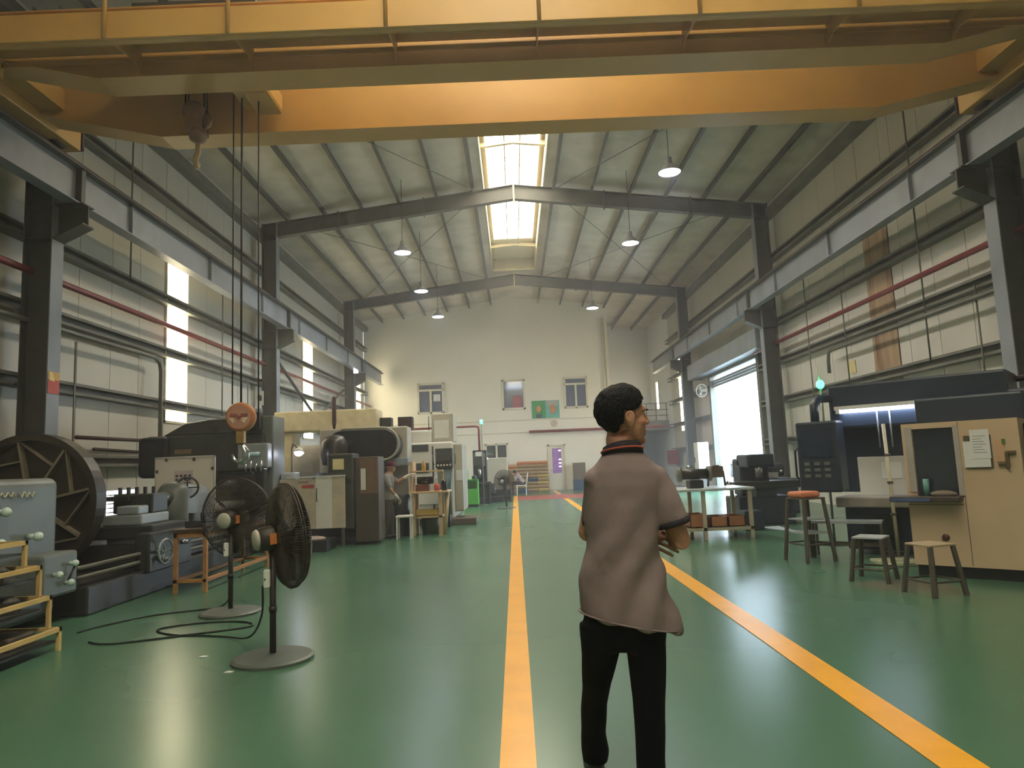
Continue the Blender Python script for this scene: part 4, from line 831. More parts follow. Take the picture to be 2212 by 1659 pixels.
MB().cyl((-1.85, 21.2, 2.0), (-1.85, 21.2, 2.14), 0.02).build('lamp_post', steel, w2, True); MB().cyl((-1.85, 21.2, 2.14), (-1.85, 21.2, 2.28), 0.05).build('green_lamp', grnglow, w2, True)
MB().ball((-2.4, 21.2, 2.03), (0.2, 0.2, 0.16)).build('motor_cover', railm, w2, True)
g3 = thing('signal_tower', 'slim signal tower with a glowing green lamp high above the white machines', 'signal lamp', (-1.15, 24.7, 0))
MB().cyl((-1.15, 24.7, 0), (-1.15, 24.7, 2.86), 0.018).build('post', greypipe, g3, True); MB().cyl((-1.15, 24.7, 2.86), (-1.15, 24.7, 3.0), 0.05).build('green_lamp', grnglow, g3, True); MB().cyl((-1.15, 24.7, 0), (-1.15, 24.7, 0.03), 0.12).build('foot', steel, g3)
# black drill machine with grey cabinet lathe
bk = thing('black_drill_machine', 'small black drilling machine in front of the low dark window', 'machine', (-1.25, 26.2, 0)); ORG[bk.name] = V(-1.25, 26.65, 0)
B(-1.55, -0.95, 25.9, 26.5, 0, 0.7).build('base', blackm, bk, bevel=0.02); B(-1.55, -1.05, 26.0, 26.5, 0.7, 1.95).build('column', blackm, bk, bevel=0.03)
B(-1.5, -1.1, 25.6, 26.1, 1.35, 1.85).build('head', dkgrn, bk, bevel=0.05); B(-1.42, -1.2, 25.58, 25.6, 1.72, 1.88).build('white_label', paper, bk)
MB().cyl((-1.3, 25.75, 0.95), (-1.3, 25.75, 1.35), 0.05).build('spindle', brightst, bk, True); B(-1.6, -0.9, 25.5, 26.1, 0.72, 0.8).build('table', lathegr, bk, bevel=0.01)
gc = thing('small_cnc_lathe', 'grey box shaped turning machine on a black base behind the far fan', 'machine', (-0.75, 26.9, 0))
B(-1.1, -0.3, 26.6, 27.5, 0.45, 1.66).build('cabinet', offw, gc, bevel=0.03); B(-1.3, -0.2, 26.5, 27.6, 0.12, 0.45).build('base', blackm, gc, bevel=0.02); B(-1.35, -0.5, 26.1, 26.5, 0.0, 0.22).build('chip_tray', blackm, gc, bevel=0.01)
B(-1.3, -0.2, 26.5, 27.6, 0, 0.12).build('foot', lathegr, gc); B(-1.25, -0.8, 26.12, 26.5, 0.3, 0.72).build('headstock', lathegr, gc, bevel=0.04)
MB().tube([(-1.15, 26.6, 1.3), (-1.2, 26.45, 1.45), (-1.15, 26.5, 1.6), (-1.05, 26.6, 1.64)], 0.05).build('hose', plast, gc, True)
gb_ = thing('green_cabinet', 'bright green tool cabinet with an open top bay', 'cabinet', (-1.48, 24.1, 0)); ORG[gb_.name] = V(-1.6, 24.6, 0)
B(-1.92, -1.42, 24.4, 24.9, 0.08, 0.6).build('drawer_box', greenp, gb_, bevel=0.01); B(-1.92, -1.42, 24.86, 24.9, 0.6, 0.92).build('back', greenp, gb_)
for x in (-1.92, -1.46): B(x, x + 0.04, 24.4, 24.9, 0.6, 0.92).build('side', greenp, gb_)
B(-1.92, -1.42, 24.4, 24.9, 0.9, 0.93).build('top', greenp, gb_); B(-1.9, -1.44, 24.42, 24.88, 0, 0.08).build('plinth', blackm, gb_)
tag(B(-1.78, -1.6, 24.05, 24.2, 0.93, 1.25).build('display_box', M('pale green display case', (196, 214, 196), 0.4), None, bevel=0.01), 'pale green grey instrument box on top of the green cabinet', 'instrument')
tag(MB().lathe([(0.03, 0), (0.09, 0), (0.09, 0.1), (0.03, 0.14)], (-1.43, 24.1, 0.93), n=14).build('small_chuck', lathegr, None, False), 'dark steel chuck on top of the green cabinet', 'tool')
# ------------------------------------------------------------------ wooden bench with shelf
wbn = thing('wooden_bench', 'wooden work bench with back shelf, lower shelf and orange trays', 'bench', (-1.85, 14.75, 0))
for x in (-2.17, -1.62):
    B(x, x + 0.07, 14.5, 14.57, 0, 0.86).build('leg', palew, wbn); B(x, x + 0.07, 15.0, 15.07, 0, 0.86).build('leg', palew, wbn)
B(-2.22, -1.4, 14.45, 15.15, 0.86, 0.9).build('table_top', palew, wbn, bevel=0.005)
B(-2.17, -1.55, 14.5, 15.05, 0.36, 0.4).build('lower_shelf', palew, wbn)
B(-2.22, -2.15, 14.62, 15.1, 0.9, 1.52).build('side_board', palew, wbn); B(-2.2, -1.55, 14.72, 15.05, 1.3, 1.33).build('back_shelf', palew, wbn); B(-1.6, -1.55, 15.0, 15.05, 0.9, 1.33).build('shelf_post', palew, wbn)
MB().cyl((-1.5, 14.55, 0.02), (-1.42, 14.55, 0.86), 0.035).build('brace', palew, wbn, True)
def tray(name, x0, x1, y0, y1, z, h, mat, lab, grp=None, cat='tray'):
    m = MB().box(x0, x1, y0, y1, z, z + 0.015).box(x0, x1, y0, y0 + 0.015, z, z + h).box(x0, x1, y1 - 0.015, y1, z, z + h).box(x0, x0 + 0.015, y0, y1, z, z + h).box(x1 - 0.015, x1, y0, y1, z, z + h)
    return tag(m.build(name, mat, None), lab, cat, grp)
tray('parts_tray', -2.1, -1.62, 14.53, 14.95, 0.4, 0.12, crate2, 'mustard yellow parts tray on the lower shelf of the wooden bench')
tag(MB().lathe([(0.05, 0), (0.17, 0), (0.2, 0.3), (0.17, 0.34), (0.05, 0.34)], (-1.85, 14.95, 0.0), n=20).build('green_bucket', M('dark green plastic', (40, 74, 34), 0.5), None, True), 'dark green bucket on the floor under the wooden bench', 'bucket')
for nm, m, mt, lab in (('tool_box', B(-2.1, -1.82, 14.6, 14.85, 0.9, 1.04), M('brown tool box', (112, 66, 36), 0.5), 'brown tool box on the wooden bench top'), ('red_canister', MB().lathe([(0.02, 0), (0.06, 0), (0.06, 0.12), (0.03, 0.15)], (-1.66, 14.7, 0.9)), M('red plastic', (206, 88, 72), 0.4), 'small red canister on the wooden bench top'),
                       ('grinding_head', MB().cyl((-2.1, 14.9, 1.12), (-1.75, 14.9, 1.12), 0.08).box(-2.05, -1.8, 14.82, 14.98, 1.04, 1.1), lathegr, 'dark grinding head standing on the brown tool box'),
                       ('yellow_bottle', MB().lathe([(0.02, 0), (0.045, 0), (0.045, 0.13), (0.02, 0.18), (0.02, 0.2)], (-1.95, 14.85, 1.33)), crate2, 'yellow bottle on the back shelf of the wooden bench'),
                       ('oil_can', MB().lathe([(0.02, 0), (0.06, 0), (0.06, 0.18), (0.02, 0.22)], (-1.5, 14.6, 0.9)), blackm, 'black oil can at the open end of the wooden bench'),
                       ('dark_bin', MB().lathe([(0.05, 0), (0.16, 0), (0.19, 0.82), (0.16, 0.85), (0.05, 0.85)], (-2.42, 14.72, 0.0), n=20), M('black green plastic bin', (26, 34, 34), 0.45), 'tall black bin on the floor between the worker and the wooden bench')):
    tag(m.build(nm, mt, None, nm != 'tool_box', bevel=0.004 if nm == 'tool_box' else 0), lab, 'tool box' if nm == 'tool_box' else 'item')
sw = thing('white_stool', 'small white stool beside the worker in the maroon cap', 'stool', (-2.26, 14.3, 0)); ORG[sw.name] = V(-2.32, 14.65, 0)
B(-2.48, -2.16, 14.3, 14.6, 0.42, 0.46).build('seat', plast, sw, bevel=0.01)
for x in (-2.47, -2.2):
    for y in (14.31, 14.56): B(x, x + 0.03, y, y + 0.03, 0, 0.42).build('leg', plast, sw)
# ------------------------------------------------------------------ crates by the far wall
grp = 'stacked plastic crates by the far wall'
k = 0
for row in range(9):
    for c in range(4):
        if row == 8 and c == 0: continue
        xx = -0.45 + c*0.512; z = row*0.166
        mt = crate2 if (row < 6 and c == 3 and row % 2 == 0) else crate
        col_ = 'brown'
        if row == 0 and c == 1 or row == 3 and c == 2: mt = bluep; col_ = 'blue'
        if row >= 7 and (c == 0 or row == 8): mt = orange; col_ = 'orange'
        lab = '%s crate, %s from the floor, in the %s' % ({'brown': 'mustard' if mt is crate2 else 'brown', 'blue': 'dark blue', 'orange': 'orange'}[col_], ['first', 'second', 'third', 'fourth', 'fifth', 'sixth', 'seventh', 'eighth', 'topmost'][row], ['stack column farthest from the office door', 'third stack column from the office door', 'second stack column from the office door', 'stack column beside the office door'][c])
        m = MB().box(xx + 0.005, xx + 0.5, 34.34, 34.74, z, z + 0.09).box(xx, xx + 0.504, 34.19, 34.81, z + 0.08, z + 0.166)
        tag(m.build('stacking_crate', mt, None), lab, 'crate', grp)
tag(B(2.86, 3.45, 34.5, 35.0, 0.5, 1.33).build('cardboard_box', M('grey brown cardboard', (108, 94, 76), 0.8), None, bevel=0.01), 'grey brown cardboard box stacked on the blue bin by the cream wall', 'box')
tray('blue_bin', 2.84, 3.46, 34.45, 35.05, 0.0, 0.5, bluep, 'dark blue plastic bin on the floor right of the office door', None, 'bin')

# ================================================================== RIGHT SIDE
# ------------------------------------------------------------------ tan machine, rotated to face the aisle
RZ = math.radians(-42)
tm = thing('tan_turning_machine', 'tan and slate blue turning machine with tube light and hanging control box', 'machine', (4.3, 7.75, 0), RZ)
Lo = dict(local=True)
B(0.02, 1.02, 0.04, 1.5, 0.0, 0.12).build('plinth', blackm, tm, **Lo)
f = MB().box(0.0, 0.1, 0, 1.5, 0.12, 1.64).box(0.5, 1.06, 0, 1.5, 0.12, 1.64).box(0.1, 0.5, 0, 1.5, 0.12, 0.86).box(0.1, 0.5, 0, 1.5, 1.58, 1.64).box(0.1, 0.5, 0.6, 1.5, 0.86, 1.58)
f.build('tan_housing', tan, tm, **Lo)
B(0.1, 0.5, 0.05, 0.06, 0.86, 1.58).build('dark_window', M('smoky window', (40, 52, 62), 0.1, spec=0.8), tm, **Lo)
B(0.03, 0.1, -0.012, -0.001, 0.9, 1.6).build('grey_panel', M('pale grey strip', (176, 168, 160), 0.45), tm, **Lo)
B(0.49, 0.54, -0.015, -0.001, 0.86, 1.6).build('grey_panel', M('pale grey strip', (176, 168, 160), 0.45), tm, **Lo)
tr_ = MB().box(-0.14, 0.52, -0.2, 0.05, 0.8, 0.86).build('tray', M('dark oily tray', (76, 66, 58), 0.4), tm, bevel=0.01, **Lo)
B(-0.12, 0.25, -0.205, -0.201, 0.81, 0.84).build('blue_strip', M('blue tape', (76, 96, 140), 0.4), tr_, **Lo)
MB().cyl((0.2, -0.06, 0.86), (0.2, -0.06, 1.04), 0.03).build('spray_bottle', M('teal plastic', (96, 150, 140), 0.4), tr_, True, **Lo)
MB().ball((0.36, -0.08, 0.88), (0.13, 0.09, 0.04)).build('rag', M('grey rag', (126, 114, 100), 0.9), tr_, True, **Lo)
sh = B(0.58, 0.82, -0.02, -0.006, 1.14, 1.48).build('clipboard', brownc, tm, **Lo)
pm = MB().box(0.57, 0.8, -0.026, -0.021, 1.15, 1.42).build('paper_sheet', paper, sh, **Lo)
B(0.64, 0.81, -0.032, -0.027, 1.24, 1.54).build('paper_sheet', paper, sh, **Lo)
for k in range(7): B(0.66, 0.78 - 0.02*(k % 3), -0.0335, -0.0322, 1.3 + k*0.028, 1.304 + k*0.028).build('print_line', inkm, sh, **Lo)
B(0.85, 0.92, -0.012, -0.001, 1.2, 1.42).build('small_plate', M('pinkish tan plate', (206, 166, 128), 0.5), tm, **Lo)
B(0.91, 0.94, -0.02, -0.001, 1.38, 1.43).build('green_button', M('dull green button', (96, 118, 60), 0.4), tm, **Lo)
lt = MB().box(0.86, 0.93, -0.03, -0.001, 1.16, 1.19).box(0.93, 0.96, -0.04, -0.001, 1.14, 1.3).box(0.93, 1.02, -0.03, -0.001, 1.27, 1.31); lt.build('door_latch', M('olive brass latch', (112, 98, 68), 0.4, 0.5), tm, bevel=0.004, **Lo)
MB().cyl((0.32, -0.02, 0.42), (0.32, 0, 0.42), 0.035).build('knob', M('dark red knob', (96, 52, 40), 0.4), tm, True, **Lo)
B(0.535, 0.54, -0.003, 0.0, 0.13, 1.63).build('panel_seam', inkm, tm, **Lo)
B(0.0, 0.52, -0.003, 0.0, 0.76, 0.765).build('panel_seam', inkm, tm, **Lo)
B(1.07, 1.6, 0.35, 1.5, 0.0, 1.6).build('side_cabinet', M('dark grey side cabinet', (60, 58, 58), 0.5), tm, bevel=0.02, **Lo)
# slate upper body and bed behind
B(-1.22, 0.85, 1.5, 2.4, 1.68, 2.28).build('upper_body', slate, tm, bevel=0.03, **Lo)
B(0.85, 1.2, 1.3, 2.4, 1.64, 2.02).build('upper_step', slate, tm, bevel=0.03, **Lo)
B(-0.02, 1.06, 0.8, 1.5, 1.64, 1.96).build('upper_front', slate, tm, bevel=0.03, **Lo)
B(-1.25, 0.9, 1.85, 2.6, 0.8, 1.68).build('back_panel', slate, tm, **Lo)
B(-1.0, -0.05, 1.8, 1.85, 0.74, 1.28).build('white_inner_panel', whitem, tm, bevel=0.01, **Lo)
B(-0.7, -0.45, 1.79, 1.8, 0.98, 1.2).build('white_cover_plate', plast, tm, bevel=0.004, **Lo)
B(-1.2, 0.0, 1.35, 1.85, 0.62, 0.76).build('chip_guard', M('grey chip guard', (146, 142, 130), 0.45), tm, bevel=0.02, **Lo)
B(-1.15, 0.0, 1.55, 2.5, 0.05, 0.62).build('bed', slate, tm, bevel=0.02, **Lo)
B(-0.9, -0.5, 1.5, 1.55, 0.2, 0.5).build('bed_panel', blackm, tm, **Lo)
cbx = B(-1.52, -0.98, 0.98, 1.3, 0.84, 1.78).build('control_box', slate, tm, bevel=0.03, **Lo)
B(-1.45, -1.05, 0.97, 0.98, 1.3, 1.68).build('screen', M('dim blue screen', (40, 54, 74), 0.15), cbx, **Lo)
for k in range(9): B(-1.43 + (k % 3)*0.13, -1.36 + (k % 3)*0.13, 0.968, 0.979, 1.2 - (k//3)*0.08, 1.24 - (k//3)*0.08).build('key', midgrey, cbx, **Lo)
MB().tube([(-1.54, 1.1, 1.0), (-1.58, 1.08, 1.05), (-1.58, 1.08, 1.4), (-1.54, 1.1, 1.45)], 0.014).build('grip', blackm, cbx, True, **Lo)
MB().tube([(-1.3, 1.15, 1.78), (-1.3, 1.15, 2.0), (-1.28, 1.3, 2.1), (-1.15, 1.7, 2.12)], 0.06).build('hanging_arm', slate, tm, True, **Lo)
tl = B(-1.12, -0.02, 1.4, 1.5, 1.93, 1.98).build('tube_holder', plast, tm, **Lo)
MB().cyl((-1.06, 1.42, 1.905), (-0.04, 1.42, 1.905), 0.022).build('fluorescent_tube', tubeglow, tl, True, **Lo)
for x in (-1.1, -0.04): B(x, x + 0.05, 1.39, 1.46, 1.88, 1.94).build('tube_socket', plast, tl, **Lo)
MB().cyl((0.08, 1.36, 1.86), (0.08, 1.42, 1.86), 0.05, n=20).build('pressure_gauge', plast, tm, True, **Lo)
for x in (-0.6, -0.45): MB().cyl((x, 1.45, 1.4), (x, 1.45, 1.9), 0.01, n=6).build('hanging_rod', ltgrey, tm, True, **Lo)
MB().tube([(0.85, 2.3, 2.2), (1.1, 2.3, 2.24), (1.55, 2.3, 2.24), (1.6, 2.3, 2.2)], 0.04).build('top_bar', railm, tm, True, **Lo)
MB().tube([(1.0, 2.3, 2.02), (1.05, 2.3, 2.1), (1.2, 2.3, 2.1), (1.25, 2.3, 2.16), (1.4, 2.3, 2.12), (1.45, 2.3, 2.0)], 0.012).build('hose', cable, tm, True, **Lo)
MB().cyl((4.77, 9.0, 0.0), (4.72, 8.98, 1.7), 0.02)
pol = thing('support_pole', 'thin cream pole standing between the stools and the tan machine', 'pole', (4.79, 8.98, 0))
MB().cyl((4.79, 8.98, 0.02), (4.76, 8.98, 1.7), 0.022).build('post', M('cream pole paint', (206, 200, 170), 0.45), pol, True)
for z in (0.55, 0.95, 1.3): MB().cyl((4.74, 8.97, z), (4.8, 8.97, z), 0.02, n=8).build('clip', steel, pol)
B(4.68, 4.9, 8.88, 9.08, 0, 0.02).build('foot', steel, pol)
slm = M('pale slat paint', (196, 200, 168), 0.5)
pal = thing('slatted_floor_grate', 'small pale slatted grate on the floor under the pole', 'grate', (4.6, 8.5, 0))
for k in range(4): B(4.3, 4.75, 8.3 + k*0.13, 8.35 + k*0.13, 0.02, 0.05).build('slat', slm, pal)
for x in (4.32, 4.7): B(x, x + 0.03, 8.28, 8.76, 0, 0.02).build('bearer', slm, pal)
gs = thing('signal_lamp_post', 'green signal lamp on a white stalk beside the slate control box', 'signal lamp', (4.55, 10.6, 0))
MB().cyl((4.72, 10.6, 0), (4.72, 10.6, 2.34), 0.018).build('stalk', greypipe, gs, True); MB().ball((4.72, 10.6, 2.4), (0.06, 0.06, 0.07)).build('green_lamp', grnglow, gs, True); MB().cyl((4.71, 10.6, 2.46), (4.69, 10.6, 2.68), 0.013).build('tip', plast, gs, True); MB().cyl((4.72, 10.6, 0), (4.72, 10.6, 0.03), 0.12).build('foot', steel, gs)
# ------------------------------------------------------------------ stools
stm = M('rubbed dark stool steel', (84, 78, 68), 0.45, 0.3, 0.2, 8)
def stool(c, rz, h, seat_m, label, name='metal_stool', w=0.3, foot=0.36):
    t = thing(name, label, 'stool', (c[0], c[1], 0), rz); a, b = w/2, foot/2
    MB().box(-a, a, -a, a, h - 0.02, h).build('seat', seat_m, t, bevel=0.006, local=True)
    for sx in (-1, 1):
        for sy in (-1, 1):
            t1 = V(sx*(a - 0.02), sy*(a - 0.02), h - 0.02); b1 = V(sx*b, sy*b, 0); MB().cyl(b1, t1, 0.026, 0.024, 6).build('leg', stm, t, local=True)
    f_ = 0.28; e = a - 0.02 + (b - a + 0.02)*(1 - f_)
    for q in (((-e, -e), (e, -e)), ((e, -e), (e, e)), ((e, e), (-e, e)), ((-e, e), (-e, -e))):
        MB().cyl((q[0][0], q[0][1], h*f_), (q[1][0], q[1][1], h*f_), 0.011, n=6).build('stretcher', stm, t, local=True)
    return t
stool((3.77, 7.6), 0.85, 0.46, M('pale grey seat', (186, 190, 190), 0.35, 0.2), 'square metal stool with a pale grey seat in front of the cream pole')
stool((3.92, 6.78), 0.25, 0.47, M('worn beige seat', (176, 156, 124), 0.45), 'square metal stool with a worn beige seat in front of the tan cabinet')
ts_ = stool((3.72, 9.1), 0.3, 0.8, stm, 'tall metal stand with an orange cushion and small shelves', 'tall_stand', 0.34, 0.42)
B(-0.17, 0.13, -0.14, 0.14, 0.8, 0.88).build('cushion', M('orange brown cushion', (206, 128, 92), 0.8), ts_, bevel=0.03, local=True)
for z in (0.35, 0.52): B(-0.17, 0.17, -0.17, 0.17, z, z + 0.015).build('shelf', ltgrey, ts_, local=True)
bn = thing('low_steel_bench', 'low grey steel bench behind the pale stool', 'bench', (4.33, 9.27, 0), -0.55)
B(-0.45, 0.4, -0.15, 0.15, 0.44, 0.47).build('top', ltgrey, bn, local=True)
for x in (-0.43, 0.37):
    for y in (-0.14, 0.11): B(x, x + 0.03, y, y + 0.03, 0, 0.44).build('leg', stm, bn, local=True)
B(-0.4, 0.37, -0.12, -0.1, 0.15, 0.18).build('rail', stm, bn, local=True); B(-0.4, 0.37, 0.11, 0.13, 0.15, 0.18).build('rail', stm, bn, local=True)
# ------------------------------------------------------------------ steel table and workshop clutter near the doorway
tb2 = thing('steel_work_table', 'work table with pale top and cream legs near the open doorway', 'table', (3.3, 12.3, 0))
B(2.45, 3.98, 11.75, 12.85, 0.8, 0.84).build('table_top', M('pale laminate top', (196, 206, 212), 0.3), tb2, bevel=0.008)
clm = M('cream table leg', (190, 180, 156), 0.5)
for x in (2.5, 3.1, 3.88):
    for y in (11.8, 12.75): B(x, x + 0.06, y, y + 0.06, 0, 0.8).build('leg', clm, tb2)
B(2.5, 3.94, 11.8, 11.84, 0.14, 0.19).build('rail', clm, tb2); B(2.5, 3.94, 12.77, 12.81, 0.14, 0.19).build('rail', clm, tb2); B(2.52, 3.92, 11.84, 12.77, 0.16, 0.18).build('lower_shelf', clm, tb2)
for i, x in enumerate((2.9, 3.25, 3.55)):
    tray('parts_crate', x, x + 0.28, 11.9, 12.4, 0.19, 0.17 if i else 0.22, M('brown orange crate', (176, 118, 72), 0.5), ['brown orange crate with tall sides on the lower shelf of the pale table', 'brown orange crate in the middle of the lower shelf of the pale table', 'brown orange crate at the doorway end of the lower shelf'][i], None, 'crate')
gr = thing('bench_grinder', 'bench grinder with a curved guard standing on the pale work table', 'grinder', (3.1, 12.2, 0.84))
B(2.98, 3.22, 12.05, 12.35, 0.84, 0.98).build('base', blackm, gr, bevel=0.02); MB().cyl((2.85, 12.2, 1.08), (3.35, 12.2, 1.08), 0.09, n=20).build('motor', lathegr, gr, True)
for x in (2.84, 3.36): MB().cyl((x - 0.03, 12.2, 1.08), (x + 0.03, 12.2, 1.08), 0.13, n=24).build('wheel', greypipe, gr, True)
MB().ball((3.0, 12.05, 1.2), (0.07, 0.03, 0.04)).build('spark_shield', brightst, gr, True)
ap2 = thing('folded_chair', 'curved grey brown metal backrest stored on the pale work table', 'chair part', (3.55, 12.4, 0.84))
MB().tube([(3.38, 12.4, 0.85), (3.42, 12.4, 1.1), (3.5, 12.42, 1.2), (3.6, 12.44, 1.2), (3.68, 12.44, 1.1), (3.7, 12.44, 0.85)], 0.02).build('frame', stm, ap2, True); B(3.42, 3.68, 12.41, 12.44, 1.0, 1.2).build('backrest', brownc, ap2, bevel=0.02)
dk = thing('small_milling_machine', 'small dark milling machine in the glare of the doorway', 'machine', (4.9, 14.2, 0))
B(4.35, 5.45, 13.8, 14.7, 0, 0.55).build('base', slate, dk, bevel=0.03); B(4.25, 5.6, 13.7, 14.3, 0.72, 0.85).build('table', lathegr, dk, bevel=0.02); B(4.7, 5.1, 13.8, 14.5, 0.55, 0.72).build('knee', slate, dk)
B(4.6, 5.2, 14.4, 14.9, 0.55, 1.3).build('column', slate, dk, bevel=0.04); B(4.6, 5.15, 13.9, 14.6, 1.12, 1.38).build('ram', slate, dk, bevel=0.04)
MB().cyl((4.85, 14.0, 0.92), (4.85, 14.0, 1.2), 0.07).build('spindle', brightst, dk, True)
for x in (4.22, 5.62): MB().ring((x, 14.0, 0.78), 0.09, 0.012, (1, 0, 0), 20).cyl((x - 0.02, 14.0, 0.78), (x + 0.02, 14.0, 0.78), 0.02).build('handwheel', brightst, dk, True)
d3 = thing('slate_tool_grinder', 'squat slate blue tool grinder beside the doorway column', 'machine', (5.9, 16.6, 0))
B(5.3, 6.5, 16.2, 17.0, 0, 0.8).build('cabinet', slate, d3, bevel=0.03); MB().cyl((5.4, 16.6, 1.0), (6.3, 16.6, 1.0), 0.16, n=20).build('wheelhead', slate, d3, True); B(5.6, 6.1, 16.3, 16.9, 0.8, 0.95).build('slide', brightst, d3, bevel=0.02)
for k, (x, y, z) in enumerate(((5.4, 16.25, 0.84), (5.75, 16.2, 0.97), (6.15, 16.25, 0.97))): MB().ball((x, y, z), 0.03).build('knob', plast, d3, True)
tag(MB().prism([(4.55, 13.35), (4.95, 13.45), (4.9, 12.35)], 'z', 0.002, 0.01).build('metal_sheet', M('pale blue sheet', (206, 216, 232), 0.35), None), 'pale triangular sheet lying on the floor between table and tall stand', 'sheet')
tag(B(4.15, 4.5, 12.9, 13.3, 0.0, 0.35).build('dark_crate', slate, None, bevel=0.01), 'low dark crate on the floor beside the pale table', 'crate')
# ------------------------------------------------------------------ items fixed on columns and walls near the doorway
ec = thing('electrical_cabinet', 'cream electrical cabinet fixed near the far doorway column', 'cabinet', (7.4, 28.6, 0.6))
B(7.3, 7.75, 27.9, 28.5, 0.55, 1.95).build('box', M('cream cabinet paint', (206, 206, 190), 0.45), ec, bevel=0.02); B(7.29, 7.3, 27.98, 28.42, 0.65, 1.85).build('door', M('cream cabinet paint', (206, 206, 190), 0.45), ec, bevel=0.004); B(7.26, 7.29, 28.3, 28.34, 1.15, 1.35).build('handle', steel, ec)
B(7.35, 7.7, 28.0, 28.4, 0, 0.55).build('stand', steel, ec)
FC = V(7.7, 28.15, 4.04); FN = V(-0.75, -0.66, 0)
wfan = thing('wall_fan', 'round pale wall fan between the doorway and the far column', 'fan', (7.85, 28.2, 4.0))
fx, fy = frame(FN); wf_ = MB().ring(FC, 0.26, 0.018, FN, 30)
for k in range(16): wf_.cyl(FC, FC + (fx*math.cos(k*PI/8) + fy*math.sin(k*PI/8))*0.26, 0.006, n=4)
wf_.build('grille', plast, wfan, True); MB().cyl(FC - FN*0.02, (7.96, 28.37, 4.08), 0.06).build('motor', plast, wfan, True)
for k in range(3):
    m = MB(); a = k*2*PI/3; c = FC - FN*0.03
    m.add([c + fx*math.cos(a + d_)*r_ + fy*math.sin(a + d_)*r_ - FN*o_ for o_ in (0, 0.01) for d_, r_ in ((-0.2, 0.05), (0.2, 0.05), (0.45, 0.22), (-0.35, 0.22))], [(0,1,2,3),(7,6,5,4),(0,4,5,1),(1,5,6,2),(2,6,7,3),(3,7,4,0)]); m.build('blade', plast, wfan)
fl_ = thing('flood_lamp', 'small glowing flood lamp under the runway girder near the gable wall', 'lamp', (-6.62, 29.35, 5.5))
B(-6.73, -6.51, 29.3, 29.42, 5.5, 5.645).build('housing', steel, fl_, bevel=0.01); B(-6.71, -6.53, 29.285, 29.3, 5.52, 5.63).build('lens', lampglow, fl_)
fb = thing('fire_cabinet', 'dark red fire hose cabinet on the wall beyond the doorway', 'cabinet', (7.95, 34.4, 1.1))
B(7.6, 7.93, 33.9, 34.9, 1.05, 1.75).build('box', M('fire cabinet red', (140, 40, 50), 0.45), fb, bevel=0.01); B(7.59, 7.6, 33.98, 34.82, 1.12, 1.68).build('door', M('fire cabinet red', (140, 40, 50), 0.45), fb)
nt1 = thing('column_notice', 'red and yellow notice stuck on the lathe side column', 'notice', (-6.88, 10.35, 2.75))
B(-6.898, -6.892, 10.22, 10.48, 2.72, 2.93).build('red_part', M('red notice print', (196, 78, 60), 0.5), nt1); B(-6.898, -6.892, 10.22, 10.48, 2.93, 3.05).build('yellow_part', M('yellow notice print', (226, 176, 80), 0.5), nt1)
MB().prism([(10.24, 2.92), (10.36, 2.9), (10.32, 3.03), (10.24, 3.04)], 'x', -6.89, -6.886).build('pale_figure', M('pale yellow print', (250, 226, 150), 0.5), nt1)
nt2 = thing('white_column_box', 'white notice plate and switch box on the second lathe side column', 'notice', (-7.4, 20.1, 2.6))
B(-7.5, -7.28, 20.185, 20.215, 3.4, 3.82).build('white_plate', plast, nt2); B(-7.45, -7.33, 20.178, 20.185, 3.53, 3.69).build('print', inkm, nt2); B(-7.48, -7.3, 20.1, 20.215, 2.75, 3.3).build('switch_box', ltgrey, nt2, bevel=0.02)

# ================================================================== PEOPLE
skin = M('tanned skin', (190, 138, 112), 0.55, 0, 0.06, 14)
hairm = M('black hair', (16, 17, 20), 0.65, 0, 0.3, 60, spec=0.25, bump=0.8, bscale=160, stretch=(1, 1, 0.3))
shirtm = M('taupe polo knit', (138, 121, 119), 0.85, 0, 0.04, 30, bump=0.15, bscale=300)
trim_m = M('dark navy knit trim', (44, 38, 46), 0.85)
stripe_m = M('orange red knit stripe', (190, 92, 72), 0.85)
pantm = M('black trouser cloth', (9, 11, 14), 0.9, 0, 0.15, 20, spec=0.15)
shoem = M('black shoe leather', (20, 20, 20), 0.45)
def hand(mb, wr, d, n, curl=0.5, sc=1.0, thumb=1):
    wr = V(wr); d = V(d).normalized(); n = V(n); n = (n - d * n.dot(d)).normalized(); s_ = d.cross(n) * thumb
    R = Matrix((s_, n, d)).transposed()
    mb.ball(wr + d*0.045*sc, (0.04*sc, 0.017*sc, 0.055*sc), 12, R); mb.cap(wr - d*0.02, wr + d*0.03*sc, 0.024*sc, 0.03*sc)
    for i, (o, ln) in enumerate(((0.036, 0.078), (0.0125, 0.088), (-0.0115, 0.082), (-0.0345, 0.064))):
        p = wr + d*(0.088 - 0.004*abs(i - 1))*sc + s_*o*sc; dd = d.copy(); r_ = 0.0088*sc
        for j, fr in enumerate((0.45, 0.32, 0.23)):
            a = curl * (0.7, 1.0, 0.8)[j]; dd = (dd*math.cos(a) + n*math.sin(a)).normalized() if j == 0 else (dd*math.cos(a) + (n - dd*n.dot(dd)).normalized()*math.sin(a)).normalized() if abs(n.dot(dd)) < 0.98 else (dd - d*0.8*a).normalized()
            q = p + dd*ln*fr*sc; mb.cap(p, q, r_, r_*0.92, 8); p = q; r_ *= 0.92
    p = wr + d*0.02*sc + s_*0.03*sc
    for dv, ln in ((s_*0.75 + d*0.6 + n*0.25, 0.045), (s_*0.35 + d*0.85 + n*0.4, 0.034), (s_*0.1 + d*0.9 + n*0.45, 0.026)):
        q = p + V(dv).normalized()*ln*sc; mb.cap(p, q, 0.0115*sc, 0.010*sc, 8); p = q
